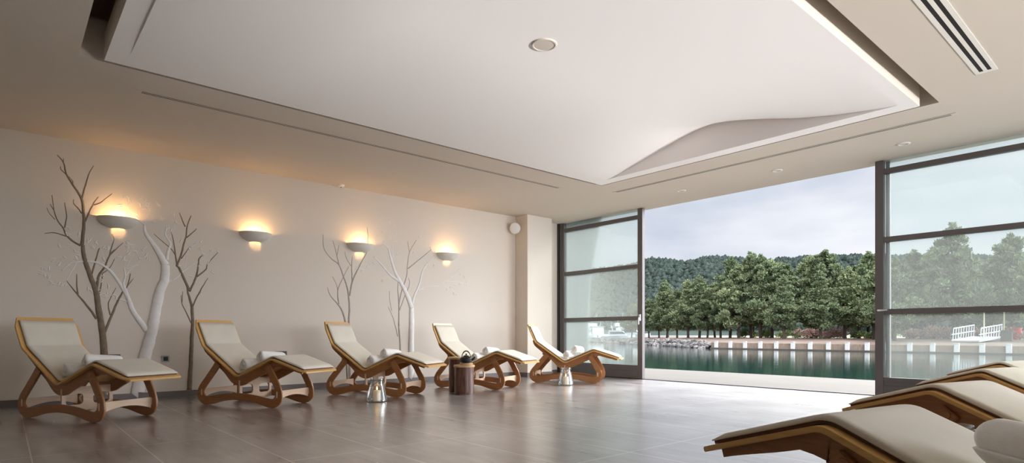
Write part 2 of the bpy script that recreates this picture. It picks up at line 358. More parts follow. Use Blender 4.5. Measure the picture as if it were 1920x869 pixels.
# ------------------------------------------------------------ sliding windows
def slider(name, x0, x1, rails, stile_l, stile_r, yc, handle):
    r_ = empty(name, ((x0+x1)/2, yc, 0)); struct(r_)
    ox, oy = (x0+x1)/2, yc
    def B(nm, a, b_, c_, d_, e_, f_, mm, bev=.003, par=r_):
        return MB().box(a-ox, b_-ox, c_-oy, d_-oy, e_, f_).build(nm, mm, par, bevel=bev)
    hy = .04
    B('stile', x0, x0+stile_l, yc-hy, yc+hy, 0.012, 3.215, M['frame']); B('stile', x1-stile_r, x1, yc-hy, yc+hy, .012, 3.215, M['frame'])
    for z0, z1 in rails: B('rail', x0+stile_l, x1-stile_r, yc-hy+.004, yc+hy-.004, z0, z1, M['frame'])
    B('bottom_rail', x0+stile_l, x1-stile_r, yc-hy, yc+hy, .012, .15, M['frame'])
    B('kick_panel', x0+stile_l, x1-stile_r, yc-hy+.012, yc+hy-.012, .15, .21, M['frame'])
    B('lower_bead', x0+stile_l, x1-stile_r, yc-hy, yc+hy, .21, .26, M['frame'])
    edges = [.26]+[z for rl in rails for z in rl]+[3.213]
    for k in range(0, len(edges), 2):
        B('glass_pane', x0+stile_l, x1-stile_r, yc-.006, yc+.006, edges[k], edges[k+1], M['glass'], 0)
    return r_, ox, oy
RA = [(1.115, 1.19), (2.10, 2.17), (3.03, 3.10)]
w1, ox, oy = slider('window_1', -8.84, -6.75, RA, .06, .11, 9.10, 1)
hd = MB().tube([(-6.80-ox, -.04, 1.16), (-6.80-ox, -.085, 1.16), (-6.80-ox, -.09, 1.14), (-6.80-ox, -.085, 1.03)], [.011,.012,.012,.009], 10).lathe([(.022,1.10),(.022,1.22)], 12, (-6.80-ox, -.05, 0))
hd.build('handle', M['steel'], w1, smooth=True)
w2, ox, oy = slider('window_2', -2.86, 1.3, RA, .10, .11, 9.10, 1)
MB().box(-2.76-ox, -2.71-ox, .055, .11, .012, 3.21).build('meeting_stile', M['frame'], w2, bevel=.002)
hd = MB().tube([(-2.81-ox, -.04, 1.17), (-2.81-ox, -.085, 1.17), (-2.78-ox, -.09, 1.17), (-2.70-ox, -.085, 1.175)], [.012,.012,.012,.009], 10)
hd.build('handle', M['steel'], w2, smooth=True)
w3, ox, oy = slider('window_3', 1.2, 4.55, RA, .10, .10, 9.19, 0)
struct(MB().box(WX, -8.90, 9.03, 9.17, 0, 3.22).build('trim_1', M['frame_dark']))
struct(MB().box(-8.90, -8.84, 9.05, 9.15, 0, 3.22).build('trim_2', M['frame'], bevel=.003))
struct(MB().box(WX+.02, XR, 9.065, 9.155, -.02, .012).box(WX, XR, 9.15, 9.24, -.05, .006).build('trim_3', M['frame_dark']))

# ------------------------------------------------------------ loungers
PROF = [(-.143,1.027), (0,.713), (.512,.357), (1.013,.574), (1.49,.424)]
def rounded(P, r, k=6):                 # fillet the inner corners of a polyline
    out = [Vector(P[0])]
    for i in range(1, len(P)-1):
        p = Vector(P[i]); a = (Vector(P[i-1])-p).normalized(); b_ = (Vector(P[i+1])-p).normalized()
        ang = a.angle(b_); d = min(r/math.tan(ang/2), .12)
        s_, e_ = p+a*d, p+b_*d
        for j in range(k+1):
            u = j/k; out.append(s_*(1-u)**2+p*2*u*(1-u)+e_*u*u)
    out.append(Vector(P[-1])); return out
def offset(P, d):
    out = []
    for i, p in enumerate(P):
        t_ = (P[min(i+1, len(P)-1)]-P[max(i-1, 0)]).normalized(); out.append(p+Vector((-t_.y, t_.x))*d)
    return out
def along(P):
    s_ = [0]
    for i in range(1, len(P)): s_.append(s_[-1]+(P[i]-P[i-1]).length)
    return s_
def cut(P, a, b_):                      # piece of the polyline between arc lengths a and b_
    s_ = along(P); tot = s_[-1]; b_ = tot+b_ if b_ < 0 else b_
    def at(q):
        for i in range(1, len(P)):
            if q <= s_[i]+1e-9: u = (q-s_[i-1])/(s_[i]-s_[i-1]); return P[i-1].lerp(P[i], u)
        return P[-1]
    return [at(a)]+[p for p, q in zip(P, s_) if a+1e-4 < q < b_-1e-4]+[at(b_)]
def dense(P, step=.05):
    out = [P[0]]
    for i in range(1, len(P)):
        n = max(1, int((P[i]-P[i-1]).length/step))
        out += [P[i-1].lerp(P[i], k/n) for k in range(1, n+1)]
    return out
SH = rounded(PROF, .10)
TH = .02
def make_lounger(seed=0):
    rd = random.Random(seed)
    root = empty('spa_lounger')
    # bent plywood shell: two faces golden, with rounded head corners
    hw = .31
    top = dense(SH, .08); s_ = along(top); tot = s_[-1]
    vs = []; fs = []; nl = len(top); bot = offset(top, -TH)
    for i in range(nl):
        e_ = min(s_[i], tot-s_[i]); w = hw
        if e_ < .04: w = hw-.04+math.sqrt(max(0, .04**2-(.04-e_)**2))
        for P_ in (top, bot):
            for y in (-w, w): vs.append((P_[i].x, y, P_[i].y))
    for i in range(nl-1):
        a = 4*i; b_ = a+4
        fs += [(a,a+1,b_+1,b_), (a+2,b_+2,b_+3,a+3), (a,b_,b_+2,a+2), (a+1,a+3,b_+3,b_+1)]
    fs += [(0,2,3,1), (4*nl-4,4*nl-3,4*nl-1,4*nl-2)]
    MB().add(vs, fs).build('shell', M['ply_top'], root, smooth=True, bevel=.003)
    # cushion: thin dark brown layer under padded canvas, seamed at the neck bend
    core = cut(SH, .045, -.05)
    lo = offset(dense(core), .002); hi = offset(dense(core), .014)
    bk = MB().strip(lo, hi, -.258, .258).build('cushion_underlayer', M['cushion_under'], None)
    c_lo = offset(dense(core), .0145); n = len(c_lo); sarc = along(dense(core)); T_ = sarc[-1]; seam = .36
    ys = [-.27, -.266, -.255, -.235, -.18, -.09, 0, .09, .18, .235, .255, .266, .27]
    base_ = dense(core); vs = []; fs = []
    for i in range(n):
        e_ = min(sarc[i], T_-sarc[i]); ef = min(1, e_/.03); ef = math.sqrt(1-(1-ef)**2)
        sm = 1-.6*math.exp(-((sarc[i]-seam)/.010)**2)
        for y in ys:
            q = min(1, (.27-abs(y))/.02); q = math.sqrt(max(0, 1-(1-q)**2))
            h_ = (.0145+.004+.015*q*ef*sm)+.003*noise.noise(Vector((sarc[i]*3, y*4, seed)))*q
            t_ = (base_[min(i+1, n-1)]-base_[max(i-1, 0)]).normalized(); nn_ = Vector((-t_.y, t_.x))
            p = base_[i]+nn_*h_; vs.append((p.x, y, p.y))
    m_ = len(ys)
    for i in range(n-1):
        for k in range(m_-1): fs.append((i*m_+k, i*m_+k+1, (i+1)*m_+k+1, (i+1)*m_+k))
    off = len(vs)
    for i in range(n):
        for y in (-.27, .27): vs.append((c_lo[i].x, y, c_lo[i].y))
    for i in range(n-1):
        fs.append((off+2*i, off+2*i+2, off+2*i+3, off+2*i+1))
        fs.append((i*m_, (i+1)*m_, off+2*i+2, off+2*i)); fs.append((i*m_+m_-1, off+2*i+1, off+2*i+3, (i+1)*m_+m_-1))
    fs.append(tuple(range(m_))+(off+1, off)); k0 = (n-1)*m_; fs.append((off+2*n-2, off+2*n-1)+tuple(k0+k for k in range(m_-1, -1, -1)))
    cu = MB().add(vs, fs).build('cushion', M['cushion'], root, smooth='all')
    bk.parent = cu
    # two curved rails carry the shell
    rc = dense(cut(SH, .30, -.07), .04); ra = along(rc); RT = ra[-1]
    def depth(q):
        K_ = [(0, .03), (.10, .06), (.42, .085), (.62, .115), (.78, .10), (1.08, .095), (1.22, .10), (1.33, .045), (RT, .03)]
        for i in range(len(K_)-1):
            if K_[i][0] <= q <= K_[i+1][0]+1e-6:
                u = (q-K_[i][0])/(K_[i+1][0]-K_[i][0]); u = u*u*(3-2*u); return K_[i][1]*(1-u)+K_[i+1][1]*u
        return .03
    A_ = offset(rc, -TH); B_ = []
    for i, p in enumerate(rc):
        t_ = (rc[min(i+1, len(rc)-1)]-rc[max(i-1, 0)]).normalized(); B_.append(p+Vector((t_.y, -t_.x))*(TH+depth(ra[i])))
    for y in (-.243, .243): MB().strip(A_, B_, y-.011, y+.011).build('seat_rail', M['ply'], root, bevel=.003)
    # side frames: rear leg, arched foot rail and front leg cut from one board
    CL = catmull([(.205,.50), (.14,.42), (.03,.295), (-.055,.19), (-.062,.11), (.0,.055), (.12,.062), (.30,.098), (.52,.115), (.74,.098), (.92,.062), (1.03,.055), (1.095,.105), (1.10,.20), (1.045,.31), (.985,.41), (.935,.475)], 5)
    WD = [.085, .085, .082, .086, .11, .105, .10, .085, .08, .085, .10, .105, .11, .086, .085, .085, .09]
    wd_ = [WD[min(i//5, 15)]*(1-(i % 5)/5)+WD[min(i//5+1, 16)]*((i % 5)/5) for i in range(len(CL))]
    La = []; Lb = []
    for i, p in enumerate(CL):
        t_ = (CL[min(i+1, len(CL)-1)]-CL[max(i-1, 0)]).normalized(); nn_ = Vector((-t_.y, t_.x))
        La.append(p+nn_*wd_[i]/2); Lb.append(p-nn_*wd_[i]/2)
    for P_ in (La, Lb):
        for p in P_: p.y = max(p.y, 0.0)
    for y in (-.27, .27):
        fr = MB().strip(La, Lb, y-.012, y+.012).build('side_frame', M['ply'], root, bevel=.004)
        for (tx, tz) in ((-.045, .15), (1.085, .155)): MB().box(tx-.009, tx+.009, y-.0165, y+.0165, tz-.035, tz+.035).build('tenon', M['ply_pale'], fr, bevel=.002)
        MB().lathe([(.006,-.018),(.022,-.018),(.024,-.014),(.024,.014),(.022,.018),(.006,.018)], 16).xf(Matrix.Translation((.955,y,.455)) @ Matrix.Rotation(PI/2, 4, 'X')).build('pivot_disc', M['ply'], fr, smooth=True)
    # cross boards between the side frames
    def board(nm, x, z0, z1, arch, mm, tilt=0):
        N_ = 14; Pt = []
        for i in range(N_+1): y = -.257+.514*i/N_; Pt.append((y, z1))
        for i in range(N_, -1, -1): y = -.257+.514*i/N_; Pt.append((y, z0+arch*(1-(y/.257)**2)))
        o_ = MB().prism([(p[0], p[1]) for p in Pt], -.01, .01).xf(Matrix.Translation((x, 0, 0)) @ Matrix.Rotation(PI/2, 4, 'Z')).build(nm, mm, root, bevel=.002)
        return o_
    board('cross_board', 1.075, .085, .195, .05, M['ply_pale']); board('cross_board', -.04, .085, .19, .05, M['ply_pale'])
    # central web: pale panel standing across the frame with a rounded slot
    wb = MB(); W_ = .257
    def hole(cy_, hw_, z0, z1, r_):     # half outline pieces around a rounded slot
        Pt = []
        for (qx, qz, a0) in ((cy_+hw_-r_, z1-r_, 0), (cy_-hw_+r_, z1-r_, 90), (cy_-hw_+r_, z0+r_, 180), (cy_+hw_-r_, z0+r_, 270)):
            for k in range(6): a_ = math.radians(a0+90*k/5); Pt.append((qx+r_*math.cos(a_), qz+r_*math.sin(a_)))
        return Pt
    for (lo_, hi_, cy_) in ((-W_, 0, -.135), (0, W_, .135)):
        Hh = hole(cy_, .085, .135, .245, .035); n_ = len(Hh); O_ = []
        for (hx, hz) in Hh:             # push each hole point out to the cell border
            dx, dz = hx-cy_, hz-.19; k_ = min(((hi_-cy_) if dx > 0 else (cy_-lo_))/max(1e-6, abs(dx)), ((.315-.19) if dz > 0 else .12)/max(1e-6, abs(dz)))
            O_.append((cy_+dx*k_, .19+dz*k_))
        O2 = []
        for (ox_, oz_) in O_: O2.append((ox_, oz_))
        vs = [(.50, *p) for p in Hh]+[(.50, *p) for p in O2]+[(.52, *p) for p in Hh]+[(.52, *p) for p in O2]; fs = []
        for k in range(n_):
            j = (k+1) % n_; fs += [(k, j, n_+j, n_+k), (2*n_+k, 3*n_+k, 3*n_+j, 2*n_+j), (k, 2*n_+k, 2*n_+j, j), (n_+k, n_+j, 3*n_+j, 3*n_+k)]
        wb.add(vs, fs)
    wb.build('centre_web', M['ply_pale'], root)
    MB().prism([(.10,.50),(.135,.47),(.165,.50),(.13,.53)], -.232, .232).build('back_batten', M['ply'], root, bevel=.002)
    MB().prism([(.93,.46),(.96,.45),(.975,.475),(.945,.485)], -.232, .232).build('knee_batten', M['ply'], root, bevel=.002)
    return root
SPOTS = [(-7.899,.419,28.8,'leftmost lounger of the wall row, nearest the dark painted tree'),
 (-7.93,2.087,29.2,'second lounger from the left, below the glowing second sconce'),
 (-8.001,3.739,29.5,'middle lounger of the five along the wall, behind a candle jar'),
 (-7.957,5.533,22.5,'fourth lounger along the wall, behind the two log drums'),
 (-7.736,7.342,34.0,'lounger in the far corner beside the tall sliding window'),
 (.302,2.034,171.0,'nearest lounger in the right foreground, foot end jutting left'),
 (.199,3.558,167.4,'second lounger from the front on the right, above the nearest one'),
 (.056,5.346,168.0,'third lounger back on the right, before the right window'),
 (-.10,6.90,168.0,'farthest lounger on the right, only its knee bend showing by the window')]
TONE = ['curved plywood, cream cushion, ']*9
proto = make_lounger()
LOUNGERS = []
for i, (x, y, a, lab) in enumerate(SPOTS):
    o_ = proto if i == 0 else copy_tree(proto)
    o_.location = (x, y, 0); o_.rotation_euler = (0, 0, math.radians(a))
    tag(o_, 'curved plywood '+lab, 'lounger', 'spa loungers along the left wall' if i < 5 else 'spa loungers in the right foreground')
    LOUNGERS.append(o_)

# ------------------------------------------------------------ rolled towels
def towel_mesh(seed, L_=.34, R_=.068):
    rd = random.Random(seed); turns = 3.3; N_ = 96; th = .0165; K_ = 15
    vs = []; fs = []; Q = []
    for i in range(N_+1):
        a = turns*2*PI*i/N_; r_ = .012+(R_-.010)*(i/N_)**.9
        Q.append((a, r_))
    for k in range(K_):
        u = -1+2*k/(K_-1); y = u*L_/2; edge = 1-.10*max(0, abs(u)-.86)/.14
        for i, (a, r_) in enumerate(Q):
            wob = 1+.035*noise.noise(Vector((math.cos(a)*1.5, math.sin(a)*1.5, y*9+seed*7)))
            sq = 1-.07*max(0, -math.sin(a))
            for rr_ in (r_, r_-th*.88):
                rr2 = max(.003, rr_)*edge*wob
                vs.append((rr2*math.cos(a), y+.012*math.sin(a*1.0+seed)*u*(1-r_/R_)+.006*u*math.sin(i*.4+seed), rr2*math.sin(a)*sq))
    n = N_+1
    for k in range(K_-1):
        for i in range(N_):
            for s_ in (0, 1):
                a = (k*n+i)*2+s_; b_ = a+2; c_ = ((k+1)*n+i)*2+s_; d_ = c_+2
                fs.append((a, b_, d_, c_) if s_ == 0 else (a, c_, d_, b_))
        for i in (0, N_):
            a = (k*n+i)*2; c_ = ((k+1)*n+i)*2; fs.append((a, c_, c_+1, a+1))
    for k in (0, K_-1):
        for i in range(N_): a = (k*n+i)*2; fs.append((a, a+1, a+3, a+2))
    return MB().add(vs, fs).mesh('rolled_towel', M['towel'], smooth='all', merge=False)
TM = [towel_mesh(1), towel_mesh(2), towel_mesh(5, .27, .074)]
def towel(li, loc, rot, k, lab, big=1.0):
    o_ = bpy.data.objects.new('rolled_towel', TM[k]); COL.objects.link(o_)
    L_ = LOUNGERS[li]; mw = Matrix.Translation(L_.location) @ Matrix.Rotation(L_.rotation_euler.z, 4, 'Z')
    m_ = mw @ Matrix.Translation(loc) @ Matrix.Rotation(rot[2], 4, 'Z') @ Matrix.Rotation(rot[1], 4, 'Y') @ Matrix.Rotation(rot[0], 4, 'X')
    o_.matrix_world = m_; o_.scale = (big,)*3
    tag(o_, lab, 'towel', 'rolled white towels on the loungers')
WHERE = ['leftmost lounger', 'second lounger from the left', 'middle lounger along the wall', 'fourth lounger along the wall', 'corner lounger by the sliding window']
for i in range(5):
    j = (i*37 % 7-3)*.02
    towel(i, (.565+j*.3, -.06, .487), (0, .3, -.12+j*2), 0, 'white rolled towel, lower one of the pair on the '+WHERE[i])
    towel(i, (.692, .085+j, .572), (-.10, .4, -.27+j), 1, 'white rolled towel, upper one of the pair on the '+WHERE[i], .95)

towel(5, (.562, .10, .552), (0, 2.2, .95), 2, 'large white rolled towel at the right edge on the nearest foreground lounger')
towel(5, (.485, .12, .487), (0, .9, .1), 0, 'white rolled towel lying under another one on the nearest foreground lounger', 1.05)

# ------------------------------------------------------------ jars with candles
def make_jar():
    r_ = empty('candle_jar')
    prof = [(.0,.004),(.10,.004),(.118,.012),(.12,.03),(.105,.12),(.088,.20),(.078,.235),(.076,.26),(.084,.285),(.084,.292)]
    inn = [(r-.006 if r > .02 else 0, z+.006) for r, z in prof[1:]]
    g = MB(); n = 28; P_ = prof+[(.078,.292)]+[(max(0, r-.007), max(.012, z)) for r, z in reversed(prof[1:-1])]+[(0,.012)]
    vs = []; 
    for i, (r, z) in enumerate(P_):
        for k in range(n):
            a = 2*PI*k/n; f_ = 1+(.035*(1 if (k+int(z*45)) % 2 else -1) if (.02 < z < .23 and i < 8) else 0)
            vs.append((r*f_*math.cos(a), r*f_*math.sin(a), z))
    fs = [(i*n+k, i*n+(k+1) % n, (i+1)*n+(k+1) % n, (i+1)*n+k) for i in range(len(P_)-1) for k in range(n)]
    g.add(vs, fs).build('cut_glass', M['cutglass'], r_)
    MB().lathe([(0,.013),(.043,.013),(.045,.02),(.045,.135),(.040,.142),(0,.136)], 24).build('pillar_candle', M['wax'], r_, smooth=True)
    MB().tube([(0,0,.136),(.001,0,.15)], .0015, 6).build('wick', M['black'], r_)
    MB().lathe([(0,.148),(.006,.153),(.009,.163),(.006,.178),(0,.195)], 12).build('flame', M['flame'], r_, smooth=True)
    MB().tube([(.087*math.cos(a*PI/16), .087*math.sin(a*PI/16), .268) for a in range(33)], .0035, 6).build('wire_collar', M['wire'], r_, smooth=True)
    MB().tube([(-.088+.176*k/16, -.03-.062*math.sin(PI*k/16), .268-.075*math.sin(PI*k/16)) for k in range(17)], .003, 6).build('wire_handle', M['wire'], r_, smooth=True)
    return r_
J0 = make_jar(); J0.location = (-6.71, 3.56, 0)
tag(J0, 'cut glass jar with lit candle standing before the middle wall lounger', 'candle jar', 'cut glass candle jars on the floor')
J1 = copy_tree(J0); J1.location = (-6.82, 7.08, 0); J1.rotation_euler.z = .4
tag(J1, 'cut glass candle jar before the far corner lounger by the window', 'candle jar')
J2 = copy_tree(J0); J2.location = (-.61, 2.86, .31); J2.scale = (.62,)*3; J2.rotation_euler.z = 1.0
tag(J2, 'small cut glass jar, its top peeking out between the two nearest right hand loungers', 'candle jar')

# ------------------------------------------------------------ log drums and teapot
def drum(loc, r_, h_, lab):
    o_ = empty('log_drum', loc, 0, lab, 'side table', 'log drums beside the fourth lounger')
    vs = []; n = 40; Z = [0, .012, h_*.3, h_*.6, h_-.035, h_-.03]
    b_ = MB(); P_ = [(r_*.98, 0), (r_, .012)]+[(r_*(1+.006*math.sin(k)), h_*k/8) for k in range(1, 7)]+[(r_, h_-.03)]
    b_.lathe(P_, n); b_.v = [(x*(1+.02*noise.noise(Vector((x*9, y*9, 0)))), y*(1+.02*noise.noise(Vector((x*9, y*9, 5)))), z) for x, y, z in b_.v]
    b_.build('log_body', M['log'], o_, smooth=True)
    MB().lathe([(r_*.6,h_-.03),(r_+.010,h_-.03),(r_+.013,h_-.024),(r_+.013,h_-.006),(r_+.008,h_),(0,h_)], n).build('wooden_rim', M['log_top'], o_, smooth=True)
    return o_
drum((-6.80,4.98,0), .138, .41, 'lower dark log drum with pale rim carrying the black teapot')
drum((-7.13,5.10,0), .130, .51, 'taller dark log drum behind the one with the teapot')
drum((-.61,2.86,0), .10, .31, 'slim log drum under the small jar between the two nearest right hand loungers')['group'] = 'log drum between foreground loungers'
c_ = (-6.78, 5.0, .41)
tag(MB().lathe([(0,0),(.085,0),(.095,.006),(.095,.022),(.085,.028),(0,.028)], 28).build('wooden_coaster', M['log_top'], smooth=True), 'round pale wooden coaster under the black teapot', 'coaster').location = c_
tp = empty('teapot', (c_[0], c_[1], .438), .5, 'black cast iron teapot with loop handle on the front log drum', 'teapot')
MB().lathe([(0,0),(.045,0),(.075,.012),(.092,.035),(.094,.055),(.08,.078),(.05,.092),(.042,.094),(.042,.098),(0,.098)], 32).build('pot_body', M['iron'], tp, smooth=True)
ld = MB().lathe([(.044,.098),(.044,.102),(.02,.11),(.008,.112),(.008,.118),(.014,.124),(.012,.132),(0,.135)], 20).build('lid', M['iron'], tp, smooth=True)
MB().tube([(.08,0,.045),(.115,0,.06),(.13,0,.085),(.142,0,.092)], [.018,.014,.011,.010], 12).build('spout', M['iron'], tp, smooth=True)
MB().tube([(.062*1.1*math.cos(a*PI/14), 0, .075+.095*math.sin(a*PI/14)) for a in range(15)], [.006]*4+[.009]*7+[.006]*4, 8).build('bail_handle', M['iron'], tp, smooth=True)

# ------------------------------------------------------------ wall sconces
def make_sconce():
    r_ = empty('wall_sconce'); n = 24; K_ = 10; A_, D_, HH = .225, .20, .135
    g = MB(); vs = []; fs = []
    for sh, (a0, d0, h0) in enumerate(((A_, D_, HH), (A_-.012, D_-.012, HH-.01))):
        for k in range(K_+1):
            ph = (k/K_)*math.radians(72)
            for i in range(n+1):
                th_ = PI*i/n; vs.append((d0*math.sin(th_)*math.cos(ph), a0*math.cos(th_)*math.cos(ph), -h0*math.sin(ph)*1.05))
    m_ = (K_+1)*(n+1)
    for k in range(K_):
        for i in range(n):
            a = k*(n+1)+i; fs.append((a, a+1, a+n+2, a+n+1)); fs.append((m_+a, m_+a+n+1, m_+a+n+2, m_+a+1))
    for i in range(n): fs.append((i, m_+i, m_+i+1, i+1)); a = K_*(n+1)+i; fs.append((a, a+1, m_+a+1, m_+a))
    for k in range(K_):
        for i in (0, n): a = k*(n+1)+i; b_ = a+n+1; fs.append((a, b_, m_+b_, m_+a))
    g.add(vs, fs).build('bowl_shade', M['plaster'], r_, smooth=True)
    MB().box(.001, .014, -.05, .05, -.09, -.01).build('back_plate', M['plaster'], r_)
    MB().lathe([(0,-.03),(.012,-.028),(.014,-.01),(.012,.012),(0,.018)], 14, (.06,0,-.05)).build('bulb', mat_bulb, r_, smooth=True)
    return r_
mat_bulb = mat('warm_bulb', (1, .8, .5), .4, emit=(1, .62, .28), es=16, bump=.01)
S_ = [(1.115,'sconce lit above the leftmost lounger, between dark and white trees'), (2.79,'second glowing sconce from the left, on bare wall'), (4.435,'third glowing sconce, over the thin grey branches'), (6.165,'rightmost glowing sconce, farthest along the wall')]
sc0 = make_sconce()
for i, (y, lab) in enumerate(S_):
    o_ = sc0 if i == 0 else copy_tree(sc0)
    o_.location = (WX, y, 2.325); tag(o_, 'plaster half-bowl wall '+lab, 'wall light', 'plaster half-bowl sconces')
    l = bpy.data.lights.new('sconce_glow', 'POINT'); l.energy = SCONCE_W; l.color = (1, .60, .26); l.shadow_soft_size = .02
    lo_ = bpy.data.objects.new('sconce_glow', l); COL.objects.link(lo_); lo_.location = (WX+.10, y, 2.30)

